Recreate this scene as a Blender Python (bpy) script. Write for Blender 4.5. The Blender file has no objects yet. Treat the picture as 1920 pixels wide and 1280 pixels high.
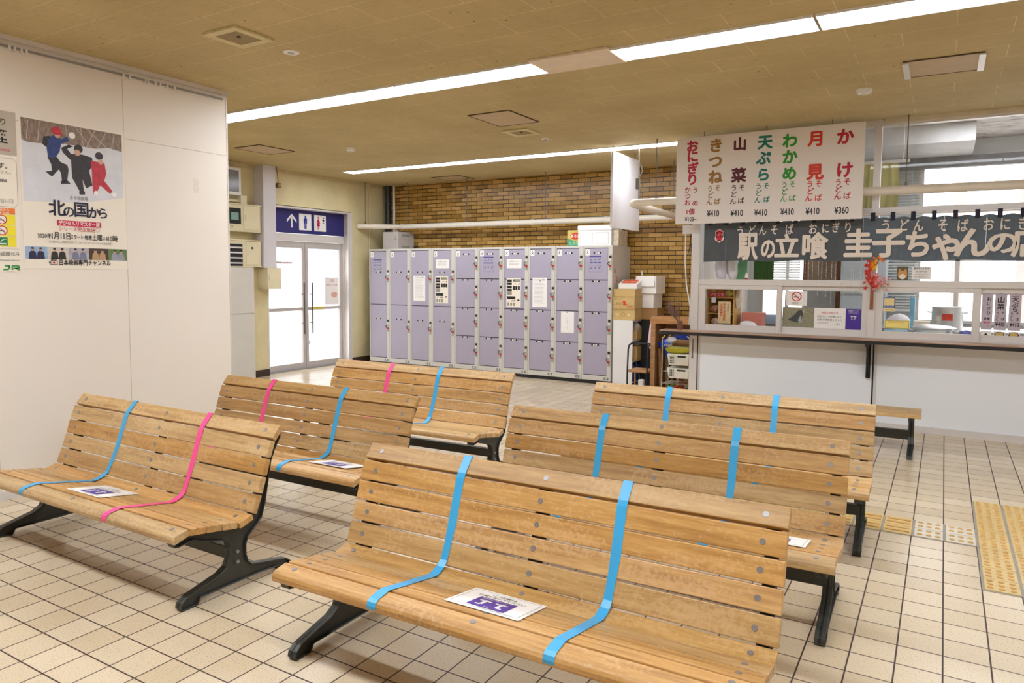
import bpy, bmesh, math, random
from mathutils import Vector, Matrix
random.seed(7)
PI = math.pi
SC = bpy.context.scene
COL = SC.collection
# ---------------------------------------------------------------- camera
def make_camera():
    yaw, pit, rol = math.radians(30.931), math.radians(4.0), math.radians(0.374)
    f = Vector((-math.sin(yaw)*math.cos(pit), math.cos(yaw)*math.cos(pit), -math.sin(pit)))
    rt = Vector((math.cos(yaw), math.sin(yaw), 0)); up = rt.cross(f)
    r2 = rt*math.cos(rol)+up*math.sin(rol); u2 = up*math.cos(rol)-rt*math.sin(rol)
    m = Matrix((r2, u2, -f)).transposed().to_4x4(); m.translation = Vector((0, 0, 1.5))
    cd = bpy.data.cameras.new('camera'); cam = bpy.data.objects.new('camera', cd); COL.objects.link(cam)
    cam.matrix_world = m
    cd.sensor_width = 36; cd.sensor_fit = 'HORIZONTAL'; cd.lens = 25.323; cd.shift_y = -0.0163
    cd.clip_start = 0.05; cd.clip_end = 200
    SC.camera = cam
make_camera()
# ---------------------------------------------------------------- world, exposure
w = bpy.data.worlds.new('overcast_sky'); SC.world = w; w.use_nodes = True
w.node_tree.nodes['Background'].inputs[0].default_value = (0.94, 0.97, 1.0, 1)
w.node_tree.nodes['Background'].inputs[1].default_value = 3.6
SC.view_settings.view_transform = 'Standard'
SC.view_settings.look = 'None'
SC.view_settings.exposure = 0.0
SC.view_settings.gamma = 1.0
SC.view_settings.use_curve_mapping = False
LAMP_L = 27.0
CEIL = 3.008
# ---------------------------------------------------------------- materials
def lin(c):
    o = []
    for v in c[:3]:
        v = v/255.0
        o.append(v/12.92 if v <= 0.04045 else ((v+0.055)/1.055)**2.4)
    return (o[0], o[1], o[2], 1)
class N:
    def __init__(s, name):
        s.m = bpy.data.materials.new(name); s.m.use_nodes = True
        s.t = s.m.node_tree; s.b = s.t.nodes['Principled BSDF']; s.o = s.t.nodes['Material Output']
    def n(s, kind, **kw):
        x = s.t.nodes.new(kind)
        for k, v in kw.items(): setattr(x, k, v)
        return x
    def l(s, a, b): s.t.links.new(a, b)
    def coord(s, scale=(1, 1, 1), loc=(0, 0, 0), rot=(0, 0, 0), kind='Object'):
        tc = s.n('ShaderNodeTexCoord'); mp = s.n('ShaderNodeMapping')
        mp.inputs['Scale'].default_value = scale; mp.inputs['Location'].default_value = loc; mp.inputs['Rotation'].default_value = rot
        s.l(tc.outputs[kind], mp.inputs['Vector']); return mp.outputs['Vector']
    def noise(s, vec, scale, detail=3, rough=.5):
        x = s.n('ShaderNodeTexNoise'); x.inputs['Scale'].default_value = scale; x.inputs['Detail'].default_value = detail
        x.inputs['Roughness'].default_value = rough
        s.l(vec, x.inputs['Vector']); return x.outputs['Fac']
    def ramp(s, fac, stops):
        x = s.n('ShaderNodeValToRGB'); r = x.color_ramp
        while len(r.elements) < len(stops): r.elements.new(0.5)
        for e, (p, c) in zip(r.elements, stops): e.position = p; e.color = c
        s.l(fac, x.inputs['Fac']); return x.outputs['Color']
    def mix(s, fac, a, b, mode='MIX'):
        x = s.n('ShaderNodeMix', data_type='RGBA', blend_type=mode)
        for sock, v in ((x.inputs[0], fac), (x.inputs[6], a), (x.inputs[7], b)):
            if isinstance(v, (int, float)): sock.default_value = v
            elif isinstance(v, tuple): sock.default_value = v
            else: s.l(v, sock)
        return x.outputs[2]
    def math(s, op, a, b=0.0, c=0.0):
        x = s.n('ShaderNodeMath', operation=op)
        for i, v in enumerate((a, b, c)):
            if isinstance(v, (int, float)): x.inputs[i].default_value = v
            else: s.l(v, x.inputs[i])
        return x.outputs[0]
    def bump(s, h, strength=.3, dist=.01):
        x = s.n('ShaderNodeBump'); x.inputs['Strength'].default_value = strength; x.inputs['Distance'].default_value = dist
        s.l(h, x.inputs['Height']); s.l(x.outputs['Normal'], s.b.inputs['Normal'])
    def col(s, v):
        if isinstance(v, tuple): s.b.inputs['Base Color'].default_value = v
        else: s.l(v, s.b.inputs['Base Color'])
MATS = {}
def mat(name, c, rough=.5, metal=0.0, var=.06, scale=8, bump=0, spec=.5, alpha=1.0, trans=0.0, vec=(1, 1, 1)):
    if name in MATS: return MATS[name]
    k = N(name); c = lin(c)
    v = k.coord(scale=vec)
    f = k.noise(v, scale, 3)
    d = tuple(max(0, x*(1-var)) for x in c[:3])+(1,); u = tuple(min(1, x*(1+var)) for x in c[:3])+(1,)
    k.col(k.ramp(f, [(.3, d), (.7, u)]))
    k.b.inputs['Roughness'].default_value = rough; k.b.inputs['Metallic'].default_value = metal
    k.b.inputs['Specular IOR Level'].default_value = spec
    k.b.inputs['Alpha'].default_value = alpha
    if trans: k.b.inputs['Transmission Weight'].default_value = trans
    if bump: k.bump(k.noise(v, scale*6, 4), bump, .004)
    MATS[name] = k.m; return k.m
def emis(name, c, s):
    if name in MATS: return MATS[name]
    k = N(name); k.col(lin(c)); k.b.inputs['Emission Color'].default_value = lin(c); k.b.inputs['Emission Strength'].default_value = s
    MATS[name] = k.m; return k.m
def glass(name, tint=(1, 1, 1), refl=.06):
    k = N(name); k.t.nodes.remove(k.b)
    a = k.n('ShaderNodeBsdfTransparent'); a.inputs[0].default_value = tint+(1,)
    g = k.n('ShaderNodeBsdfGlossy'); g.inputs['Roughness'].default_value = .02
    fr = k.n('ShaderNodeLayerWeight'); fr.inputs['Blend'].default_value = .25
    f = k.math('ADD', k.math('MULTIPLY', fr.outputs['Fresnel'], .12), refl*.1)
    mx = k.n('ShaderNodeMixShader'); k.l(f, mx.inputs[0]); k.l(a.outputs[0], mx.inputs[1]); k.l(g.outputs[0], mx.inputs[2])
    k.l(mx.outputs[0], k.o.inputs['Surface']); MATS[name] = k.m; return k.m
def m_floor():
    k = N('beige_floor_tile')
    v = k.coord(loc=(0.106, -1.81, 0))
    b = k.n('ShaderNodeTexBrick', offset=0.0, squash=1.0)
    b.inputs['Color1'].default_value = lin((230, 213, 186)); b.inputs['Color2'].default_value = lin((217, 198, 168))
    b.inputs['Mortar'].default_value = lin((62, 42, 34)); b.inputs['Scale'].default_value = 1
    b.inputs['Mortar Size'].default_value = .0032; b.inputs['Mortar Smooth'].default_value = .1
    b.inputs['Brick Width'].default_value = .1605; b.inputs['Row Height'].default_value = .1605
    k.l(v, b.inputs['Vector'])
    n1 = k.noise(v, 1.3, 2); n2 = k.noise(v, 160, 3)
    c = k.mix(.35, b.outputs['Color'], k.ramp(n1, [(.25, lin((190, 175, 155))), (.75, lin((235, 225, 212)))]), 'MULTIPLY')
    c = k.mix(1.0, c, k.ramp(n2, [(.32, (.72, .7, .66, 1)), (.45, (1, 1, 1, 1))]), 'MULTIPLY')
    c = k.mix(b.outputs['Fac'], c, lin((62, 42, 34)))
    k.col(c)
    k.l(k.math('ADD', k.math('MULTIPLY', n1, .16), k.math('MULTIPLY_ADD', b.outputs['Fac'], .4, .13)), k.b.inputs['Roughness'])
    k.bump(k.math('ADD', k.math('SUBTRACT', 1.0, b.outputs['Fac']), k.math('MULTIPLY', n2, .06)), .5, .003)
    return k.m
def m_ceiling():
    k = N('tan_ceiling_board')
    v = k.coord(loc=(0, -2.815, 0))
    b = k.n('ShaderNodeTexBrick', offset=0.5, squash=1.0)
    for s_ in ('Color1', 'Color2'): b.inputs[s_].default_value = (1, 1, 1, 1)
    b.inputs['Scale'].default_value = 1; b.inputs['Mortar Size'].default_value = .0022; b.inputs['Mortar Smooth'].default_value = .3
    b.inputs['Brick Width'].default_value = .59; b.inputs['Row Height'].default_value = .295
    k.l(v, b.inputs['Vector'])
    n1 = k.noise(k.coord(scale=(1, 1, 1)), 1.1, 5, .6); n2 = k.noise(k.coord(scale=(1, 3, 1)), 14, 4, .7); n3 = k.noise(k.coord(), 22, 2)
    c = k.ramp(n1, [(.3, lin((180, 160, 112))), (.7, lin((198, 178, 130)))])
    c = k.mix(1.0, c, k.ramp(n2, [(.2, (.82, .8, .76, 1)), (.5, (1, 1, 1, 1))]), 'MULTIPLY')
    c = k.mix(1.0, c, k.ramp(n3, [(.235, (.3, .25, .2, 1)), (.26, (1, 1, 1, 1))]), 'MULTIPLY')
    n4 = k.noise(k.coord(), 2.2, 2)
    seam = k.math('MULTIPLY', b.outputs['Fac'], k.math('MULTIPLY', k.ramp(n4, [(.35, (.3, .3, .3, 1)), (.65, (1, 1, 1, 1))]), 1.0))
    k.col(k.mix(seam, c, lin((236, 214, 168))))
    k.b.inputs['Roughness'].default_value = .8
    k.bump(b.outputs['Fac'], .2, .002)
    return k.m
def m_brickwall():
    k = N('glazed_brown_brick_tile')
    W, H = .2, .0635
    tc = k.n('ShaderNodeTexCoord'); sp = k.n('ShaderNodeSeparateXYZ'); k.l(tc.outputs['Object'], sp.inputs[0])
    row = k.math('FLOOR', k.math('DIVIDE', sp.outputs['Z'], H))
    odd = k.math('MODULO', k.math('ABSOLUTE', row), 2.0)
    xs = k.math('ADD', k.math('DIVIDE', sp.outputs['X'], W), k.math('MULTIPLY', odd, .5))
    fx = k.math('FRACT', xs); fz = k.math('FRACT', k.math('DIVIDE', sp.outputs['Z'], H))
    ex = k.math('MINIMUM', fx, k.math('SUBTRACT', 1.0, fx)); ez = k.math('MINIMUM', fz, k.math('SUBTRACT', 1.0, fz))
    mo = k.math('MAXIMUM', k.math('LESS_THAN', ex, .018), k.math('LESS_THAN', ez, .075))
    cb = k.n('ShaderNodeCombineXYZ'); k.l(k.math('FLOOR', xs), cb.inputs[0]); k.l(row, cb.inputs[1])
    wn = k.n('ShaderNodeTexWhiteNoise'); k.l(cb.outputs[0], wn.inputs['Vector'])
    c = k.ramp(wn.outputs['Value'], [(0, lin((150, 112, 48))), (.5, lin((180, 138, 66))), (1, lin((198, 156, 88)))])
    n = k.noise(k.coord(scale=(1, 1, 1)), 40, 3)
    c = k.mix(.5, c, k.ramp(n, [(.3, (.75, .7, .62, 1)), (.6, (1, 1, 1, 1))]), 'MULTIPLY')
    k.col(k.mix(mo, c, lin((44, 32, 20))))
    k.b.inputs['Roughness'].default_value = .24
    par = k.math('MULTIPLY', k.math('MULTIPLY', fx, k.math('SUBTRACT', 1.0, fx)), -2.4)
    h = k.math('SUBTRACT', par, k.math('MULTIPLY', mo, .45))
    k.bump(h, .9, .016)
    return k.m
def m_wood(name, base, dark, light, worn=.5):
    k = N(name)
    oi = k.n('ShaderNodeObjectInfo')
    tc = k.n('ShaderNodeTexCoord'); ad = k.n('ShaderNodeVectorMath', operation='MULTIPLY_ADD')
    k.l(oi.outputs['Random'], ad.inputs[0]); ad.inputs[1].default_value = (37, 11, 5); k.l(tc.outputs['Object'], ad.inputs[2])
    mp = k.n('ShaderNodeMapping'); mp.inputs['Scale'].default_value = (2.2, 34, 34); k.l(ad.outputs[0], mp.inputs[0])
    g = k.noise(mp.outputs[0], 1.0, 6, .62)
    mp2 = k.n('ShaderNodeMapping'); mp2.inputs['Scale'].default_value = (14, 120, 120); k.l(ad.outputs[0], mp2.inputs[0])
    g2 = k.noise(mp2.outputs[0], 1.0, 4, .6)
    c = k.ramp(g, [(.28, lin(dark)), (.5, lin(base)), (.74, lin(light))])
    c = k.mix(.55, c, k.ramp(g2, [(.35, (.72, .66, .58, 1)), (.6, (1, 1, 1, 1))]), 'MULTIPLY')
    mp3 = k.n('ShaderNodeMapping'); mp3.inputs['Scale'].default_value = (1.6, 5, 5); k.l(ad.outputs[0], mp3.inputs[0])
    p = k.noise(mp3.outputs[0], 1.4, 3, .5); q = k.noise(ad.outputs[0], 55, 3, .7)
    pw = k.math('MULTIPLY', p, q)
    c = k.mix(k.ramp(pw, [(.27, (0, 0, 0, 1)), (.33, (worn, worn, worn, 1))]), c, lin((208, 168, 112)))
    c = k.mix(k.math('MULTIPLY', k.math('FRACT', k.math('MULTIPLY', oi.outputs['Random'], 3.71)), .55), c, k.mix(1.0, c, (1.07, 1.0, 1.22, 1), 'MULTIPLY'))
    hs = k.n('ShaderNodeHueSaturation'); k.l(c, hs.inputs['Color'])
    k.l(k.math('MULTIPLY_ADD', oi.outputs['Random'], .010, .4985), hs.inputs['Hue'])
    k.l(k.math('MULTIPLY_ADD', oi.outputs['Random'], -.16, .98), hs.inputs['Saturation'])
    k.l(k.math('MULTIPLY_ADD', k.math('FRACT', k.math('MULTIPLY', oi.outputs['Random'], 7.3)), .20, .90), hs.inputs['Value'])
    k.col(hs.outputs[0])
    k.l(k.math('MULTIPLY_ADD', q, .3, .28), k.b.inputs['Roughness'])
    k.bump(k.math('ADD', g2, k.math('MULTIPLY', q, .5)), .12, .002)
    return k.m
M_FLOOR = m_floor(); M_CEIL = m_ceiling(); M_BRICK = m_brickwall()
M_SLAT = m_wood('varnished_slat_wood', (194, 145, 70), (160, 112, 44), (212, 168, 98), .5)
M_WOOD = m_wood('orange_plywood', (180, 124, 62), (156, 98, 40), (196, 146, 82), .1)
M_PANEL = mat('cream_white_wall_panel', (236, 226, 214), .45, var=.015, scale=1.2)
M_PLASTER = mat('aged_beige_plaster', (216, 202, 158), .7, var=.12, scale=2.2, bump=.15)
M_DARKBASE = mat('dark_brown_skirting', (62, 44, 36), .4)
M_ALU = mat('satin_aluminium', (222, 216, 212), .34, .15, var=.02)
M_ALUD = mat('grey_anodised_frame', (196, 188, 184), .36, .15, var=.03)
M_WHITE = mat('white_enamel', (235, 232, 230), .35, var=.01)
M_IRON = mat('dark_green_cast_iron', (56, 57, 52), .34, .2, var=.12, scale=14, bump=.2)
M_BOLT = mat('grey_bolt_steel', (148, 142, 140), .4, .5)
M_BLUE = mat('light_blue_tape', (62, 168, 222), .32, var=.02)
M_PINK = mat('hot_pink_tape', (246, 76, 150), .32, var=.02)
M_PAPER = mat('white_paper', (244, 240, 236), .45, var=.01)
M_CREAMP = mat('cream_paper', (240, 230, 214), .5, var=.01)
M_BLACK = mat('black_print', (20, 18, 20), .5, var=0)
M_GREYP = mat('grey_print', (130, 126, 124), .5, var=0)
M_RED = mat('red_print', (206, 28, 50), .5, var=0)
M_CARTON = mat('brown_cardboard', (190, 150, 96), .75, var=.05, scale=5)
M_CREAMBOX = mat('cream_painted_steel', (226, 214, 178), .4, var=.02)
M_PLASTIC = mat('clear_plastic_film', (226, 222, 216), .2, var=.05, alpha=.5)
M_GLASS = glass('window_glass')
M_LOCKGREY = mat('locker_grey_steel', (206, 202, 194), .42, var=.02)
M_LILAC = mat('lilac_locker_door', (170, 162, 180), .42, var=.025, scale=3)
# ---------------------------------------------------------------- mesh helper
class MB:
    def __init__(s): s.v = []; s.f = []; s.T = None
    def add(s, vs, fs):
        o = len(s.v)
        if s.T is not None: vs = [s.T @ Vector(q) for q in vs]
        s.v += [tuple(q) for q in vs]; s.f += [tuple(i+o for i in f) for f in fs]; return s
    def box(s, x0, x1, y0, y1, z0, z1):
        return s.add([(x0, y0, z0), (x1, y0, z0), (x1, y1, z0), (x0, y1, z0), (x0, y0, z1), (x1, y0, z1), (x1, y1, z1), (x0, y1, z1)],
                     [(3, 2, 1, 0), (4, 5, 6, 7), (0, 1, 5, 4), (1, 2, 6, 5), (2, 3, 7, 6), (3, 0, 4, 7)])
    def frame(s, x0, x1, y0, y1, z0, z1, t, tb=None):   # rectangular frame standing in XZ
        tb = tb or t
        s.box(x0, x0+t, y0, y1, z0, z1); s.box(x1-t, x1, y0, y1, z0, z1)
        s.box(x0+t, x1-t, y0, y1, z1-t, z1); return s.box(x0+t, x1-t, y0, y1, z0, z0+tb)
    def prism(s, pts, a, b, axis='x'):
        n = len(pts)
        def P(p, t): return (t, p[0], p[1]) if axis == 'x' else ((p[0], t, p[1]) if axis == 'y' else (p[0], p[1], t))
        vs = [P(p, a) for p in pts]+[P(p, b) for p in pts]
        fs = [tuple(range(n)), tuple(range(2*n-1, n-1, -1))]+[(i, n+i, n+(i+1) % n, (i+1) % n) for i in range(n)]
        return s.add(vs, fs)
    def poly(s, pts, y=0):      # flat printed shape in XZ facing -Y
        return s.add([(p[0], y, p[1]) for p in pts], [tuple(range(len(pts)))])
    def rect(s, x0, x1, z0, z1, y=0): return s.poly([(x0, z0), (x1, z0), (x1, z1), (x0, z1)], y)
    def disc(s, x, z, rx, rz=None, y=0, n=20, a0=0, a1=2*PI):
        rz = rz or rx
        m = n if a1-a0 >= 2*PI-1e-6 else n+1
        return s.poly([(x+rx*math.cos(a0+(a1-a0)*i/n), z+rz*math.sin(a0+(a1-a0)*i/n)) for i in range(m)], y)
    def ring(s, x, z, r, t, y=0, n=28, rz=None):
        k = (rz or r)/r
        vs = []; fs = []
        for i in range(n):
            a = 2*PI*i/n; vs += [(x+r*math.cos(a), y, z+k*r*math.sin(a)), (x+(r-t)*math.cos(a), y, z+k*(r-t)*math.sin(a))]
            j = (i+1) % n; fs.append((2*i, 2*j, 2*j+1, 2*i+1))
        return s.add(vs, fs)
    def strip(s, pts, wd, y=0):    # flat stroke along XZ polyline
        for (a, b) in zip(pts[:-1], pts[1:]):
            dx, dz = b[0]-a[0], b[1]-a[1]; L = math.hypot(dx, dz) or 1; nx, nz = -dz/L*wd/2, dx/L*wd/2
            s.poly([(a[0]-nx, a[1]-nz), (b[0]-nx, b[1]-nz), (b[0]+nx, b[1]+nz), (a[0]+nx, a[1]+nz)], y)
        return s
    def tube(s, path, r, n=10, caps=True):
        P = [Vector(p) for p in path]; vs = []; fs = []; rad = r if isinstance(r, (list, tuple)) else [r]*len(P)
        up = None
        for i, p in enumerate(P):
            d = ((P[min(i+1, len(P)-1)]-p).normalized()+(p-P[max(i-1, 0)]).normalized())
            d = d.normalized() if d.length > 1e-6 else Vector((0, 0, 1))
            if up is None: up = Vector((0, 0, 1)) if abs(d.z) < .9 else Vector((1, 0, 0))
            a = d.cross(up).normalized(); b = a.cross(d).normalized(); up = b
            for k in range(n):
                t = 2*PI*k/n; vs.append(p+(a*math.cos(t)+b*math.sin(t))*rad[i])
        for i in range(len(P)-1):
            for k in range(n):
                k2 = (k+1) % n; fs.append((i*n+k, i*n+k2, (i+1)*n+k2, (i+1)*n+k))
        if caps: fs += [tuple(range(n-1, -1, -1)), tuple((len(P)-1)*n+k for k in range(n))]
        return s.add(vs, fs)
    def lathe(s, prof, n=24, c=(0, 0, 0)):     # prof [(r,z)]
        vs = []; fs = []
        for r, z in prof:
            for k in range(n):
                a = 2*PI*k/n; vs.append((c[0]+r*math.cos(a), c[1]+r*math.sin(a), c[2]+z))
        for i in range(len(prof)-1):
            for k in range(n):
                k2 = (k+1) % n; fs.append((i*n+k, i*n+k2, (i+1)*n+k2, (i+1)*n+k))
        fs += [tuple(range(n-1, -1, -1)), tuple((len(prof)-1)*n+k for k in range(n))]
        return s.add(vs, fs)
    def blob(s, c, r, seed=0, amp=.18, n=12, m=8):   # lumpy bag
        rnd = random.Random(seed); ph = [rnd.uniform(0, 6.3) for _ in range(6)]; vs = []; fs = []
        for i in range(m+1):
            t = PI*i/m
            for k in range(n):
                a = 2*PI*k/n
                q = 1+amp*(math.sin(3*a+ph[0]+2*t)+math.sin(5*a+ph[1]-3*t)*.6+math.sin(4*t+ph[2]+a)*.7)
                vs.append((c[0]+r[0]*q*math.sin(t)*math.cos(a), c[1]+r[1]*q*math.sin(t)*math.sin(a), c[2]+r[2]*math.cos(t)*(1+amp*.3*math.sin(3*a+ph[3]))))
        for i in range(m):
            for k in range(n):
                k2 = (k+1) % n; fs.append((i*n+k, (i+1)*n+k, (i+1)*n+k2, i*n+k2))
        return s.add(vs, fs)
    def mesh(s, name, mt, smooth=False):
        me = bpy.data.meshes.new(name); me.from_pydata(s.v, [], s.f); me.validate()
        me.materials.append(mt)
        if smooth:
            for p in me.polygons: p.use_smooth = True
        me.update(); return me
    def build(s, name, mt, parent=None, loc=(0, 0, 0), rot=(0, 0, 0), smooth=False, bevel=0, fix=True, seg=1):
        me = s.mesh(name, mt, smooth)
        if fix:
            bm = bmesh.new(); bm.from_mesh(me); bmesh.ops.recalc_face_normals(bm, faces=bm.faces); bm.to_mesh(me); bm.free()
        o = bpy.data.objects.new(name, me); COL.objects.link(o); o.location = loc; o.rotation_euler = rot
        if parent: o.parent = parent
        if bevel:
            b = o.modifiers.new('bevel', 'BEVEL'); b.width = bevel; b.segments = seg; b.limit_method = 'ANGLE'; b.angle_limit = .6
        if smooth: 
            try: me.set_sharp_from_angle(angle=.7)
            except Exception: pass
        return o
def tag(o, label, cat, group=None):
    o['label'] = label; o['category'] = cat
    if group: o['group'] = group
    return o
def struct(o): o['kind'] = 'structure'; return o
def thing(name, label, cat, loc=(0, 0, 0), rz=0, group=None):
    o = bpy.data.objects.new(name, None); COL.objects.link(o); o.empty_display_size = .1
    o.location = loc; o.rotation_euler = (0, 0, rz); return tag(o, label, cat, group)
def copy_tree(o, parent=None):
    c = o.copy(); COL.objects.link(c)
    if parent: c.parent = parent
    for ch in list(o.children): copy_tree(ch, c)
    return c
# ---------------------------------------------------------------- lettering
GL = {}
def glyph(txt, bold):
    k = (txt, bold)
    if k not in GL:
        c = bpy.data.curves.new('g', 'FONT'); c.body = txt; c.resolution_u = 3; c.offset = bold
        o = bpy.data.objects.new('g', c); COL.objects.link(o)
        dg = bpy.context.evaluated_depsgraph_get(); me = bpy.data.meshes.new_from_object(o.evaluated_get(dg))
        vs = [tuple(v.co) for v in me.vertices]; fs = [tuple(p.vertices) for p in me.polygons]
        bpy.data.objects.remove(o); bpy.data.curves.remove(c); bpy.data.meshes.remove(me)
        xs = [v[0] for v in vs] or [0]; ys = [v[1] for v in vs] or [0]
        GL[k] = (vs, fs, min(xs), max(xs), min(ys), max(ys))
    return GL[k]
def text(mb, txt, x, z, size, bold=0.0, y=0, sx=1.0, align='C', fit=None, slant=0, warp=None):
    """z is the middle of the character box, size its height in metres; fit = total width; bold = stroke growth in em."""
    vs, fs, x0, x1, y0, y1 = glyph(txt, bold if bold <= .012 else 0)
    if fit: sx = fit/((x1-x0)*size)
    cx = (x0+x1)/2 if align == 'C' else (x0 if align == 'L' else x1)
    if len(txt) == 1 and ord(txt) > 0x3000: cx = 0.5
    g = bold*.72 if bold > .012 else 0; h = bold
    for k, (ox, oz) in enumerate([(0, 0)] if g <= 0 else [(g, g), (-g, g), (g, -g), (-g, -g), (h, 0), (-h, 0), (0, h), (0, -h)]):
        out = []
        for v in vs:
            X, Z = x+(v[0]-cx+ox)*size*sx, z+(v[1]-.36+oz)*size
            out.append((X, y-k*.00004+(warp(X, Z) if warp else 0), Z))
        mb.add(out, fs)
    return mb
def lettering(parent, items, mt, y=-.002, bold=0.0, name='lettering', **kw):
    mb = MB()
    for it in items: text(mb, *it[:4], bold=bold, y=y, **(it[4] if len(it) > 4 else {}), **kw)
    return mb.build(name, mt, parent, fix=False)
def sheet(name, label, cat, w_, h_, loc, rz=0, mt=None, t=.0012, group=None, part='sheet'):
    r = thing(name, label, cat, loc, rz, group)
    MB().box(-w_/2, w_/2, 0, t, -h_/2, h_/2).build(part, mt or M_PAPER, r)
    return r
MENU=[('crimson', [('お', -0.743, 0.361, 0.125), ('に', -0.736, 0.252, 0.125), ('ぎ', -0.733, 0.128, 0.125), ('り', -0.735, 0.012, 0.126), ('か', -0.782, -0.095, 0.065), ('う', -0.699, -0.1, 0.064), ('つ', -0.78, -0.161, 0.065), ('お', -0.782, -0.23, 0.065), ('め', -0.699, -0.237, 0.064), ('1個', -0.746, -0.327, 0.065)], ('¥103~', -0.743, -0.405, 0.059)), ('ochre', [('き', -0.494, 0.347, 0.143), ('つ', -0.494, 0.183, 0.143), ('ね', -0.492, 0.023, 0.144), ('う', -0.543, -0.096, 0.066), ('そ', -0.464, -0.091, 0.066), ('ど', -0.538, -0.164, 0.066), ('ん', -0.548, -0.235, 0.067), ('ば', -0.463, -0.231, 0.066)], ('¥410', -0.505, -0.352, 0.087)), ('maroon', [('山', -0.248, 0.34, 0.135), ('菜', -0.251, 0.024, 0.147), ('う', -0.296, -0.1, 0.065), ('そ', -0.216, -0.102, 0.065), ('ど', -0.297, -0.168, 0.065), ('ん', -0.303, -0.236, 0.065), ('ば', -0.221, -0.234, 0.065)], ('¥410', -0.261, -0.357, 0.085)), ('teal', [('天', 0.001, 0.339, 0.141), ('ぷ', -0.01, 0.182, 0.139), ('ら', -0.006, 0.016, 0.133), ('う', -0.05, -0.097, 0.064), ('そ', 0.025, -0.097, 0.064), ('ど', -0.049, -0.165, 0.064), ('ん', -0.057, -0.235, 0.064), ('ば', 0.032, -0.233, 0.064)], ('¥410', -0.021, -0.362, 0.085)), ('green', [('わ', 0.239, 0.332, 0.141), ('か', 0.242, 0.176, 0.142), ('め', 0.243, 0.013, 0.136), ('う', 0.198, -0.096, 0.066), ('そ', 0.274, -0.095, 0.065), ('ど', 0.2, -0.166, 0.066), ('ん', 0.194, -0.236, 0.066), ('ば', 0.277, -0.234, 0.066)], ('¥410', 0.233, -0.363, 0.085)), ('vermilion', [('月', 0.48, 0.331, 0.147), ('見', 0.48, 0.011, 0.153), ('う', 0.436, -0.104, 0.067), ('そ', 0.515, -0.105, 0.067), ('ど', 0.442, -0.175, 0.067), ('ん', 0.428, -0.241, 0.068), ('ば', 0.517, -0.239, 0.067)], ('¥410', 0.469, -0.367, 0.086)), ('scarlet', [('か', 0.738, 0.327, 0.149), ('け', 0.743, 0.013, 0.15), ('う', 0.693, -0.102, 0.067), ('そ', 0.771, -0.1, 0.067), ('ど', 0.695, -0.168, 0.068), ('ん', 0.69, -0.237, 0.068), ('ば', 0.773, -0.234, 0.067)], ('¥360', 0.729, -0.368, 0.086))]
NBIG=[('駅', -1.789, 1.808, 0.302), ('の', -1.584, 1.783, 0.231), ('立', -1.401, 1.802, 0.25), ('喰', -1.137, 1.799, 0.278), ('圭', -0.74, 1.819, 0.29), ('子', -0.477, 1.825, 0.295), ('ち', -0.231, 1.806, 0.27), ('ゃ', 0.001, 1.802, 0.314), ('ん', 0.199, 1.814, 0.29), ('の', 0.428, 1.81, 0.218), ('店', 0.622, 1.806, 0.262)]
NSM=[('う', -1.871, 1.971, 0.112), ('ど', -1.751, 1.974, 0.111), ('ん', -1.643, 1.971, 0.11), ('そ', -1.526, 1.974, 0.109), ('ば', -1.381, 1.975, 0.114), ('お', -1.157, 1.975, 0.117), ('に', -1.039, 1.977, 0.106), ('ぎ', -0.946, 1.98, 0.105), ('り', -0.836, 1.982, 0.109), ('う', -0.506, 1.988, 0.122), ('ど', -0.353, 1.988, 0.12), ('ん', -0.234, 1.98, 0.124), ('そ', -0.036, 1.979, 0.127), ('ば', 0.119, 1.97, 0.126), ('お', 0.314, 1.974, 0.124), ('に', 0.441, 1.975, 0.123), ('ぎ', 0.576, 1.975, 0.126)]
# ================================================================ ROOM SHELL
XP, XW, XD, YB, YS, XR, YK = -5.235, -8.42, -8.62, 9.72, 7.89, 3.6, -2.6
S = struct
S(MB().box(-8.9, XR+.1, YK, 10.5, -.12, 0).build('floor', M_FLOOR))
S(MB().box(-8.9, XR+.1, YK, YS+.07, CEIL, CEIL+.12).box(-8.9, -2.36, YS+.07, YB+.1, CEIL, CEIL+.12).build('ceiling', M_CEIL))
S(MB().box(XP-.06, XP, YK, 4.04, 0, CEIL-.03).build('wall_partition', M_PANEL))
S(MB().box(XP-.062, XP+.003, 4.04, 4.05, 0, CEIL-.03).build('trim_1', M_ALU))
S(MB().box(XP, XP+.012, YK, 4.04, 0, .06).build('baseboard_partition', M_ALU))
pj = MB()
for y in (-1.35, -.45, .45, 1.35, 2.25, 3.15): pj.box(XP, XP+.0008, y-.0018, y+.0018, .06, CEIL-.1)
pj.box(XP, XP+.0008, YK, 4.04, 2.478, 2.482)
S(pj.build('trim_2', mat('panel_joint_shadow_line', (190, 178, 164), .6)))
S(MB().box(XP-.055, XP+.025, YK, 4.045, CEIL-.03, CEIL).box(XP, XP+.02, YK, 4.03, CEIL-.062, CEIL-.05).build('trim_3', M_ALU))
rl = thing('picture_rail', 'thin grey hanging rail with white clips along the top of the poster wall', 'rail', (XP+.012, 2.2, CEIL-.07))
MB().box(-.006, .006, -2.2, 1.8, -.006, .006).build('rail', mat('rail_grey', (150, 146, 140), .4), rl)
cl = MB()
for y in (2.40, 2.43, 2.47, 2.50, 3.15, 3.2, 3.32, 3.34, 3.40, 3.44, 3.5, 3.56): cl.box(-.01, .012, y-2.2-.006, y-2.2+.006, -.02, .008)
cl.build('clip', M_WHITE, rl)['kind'] = 'stuff'
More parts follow.
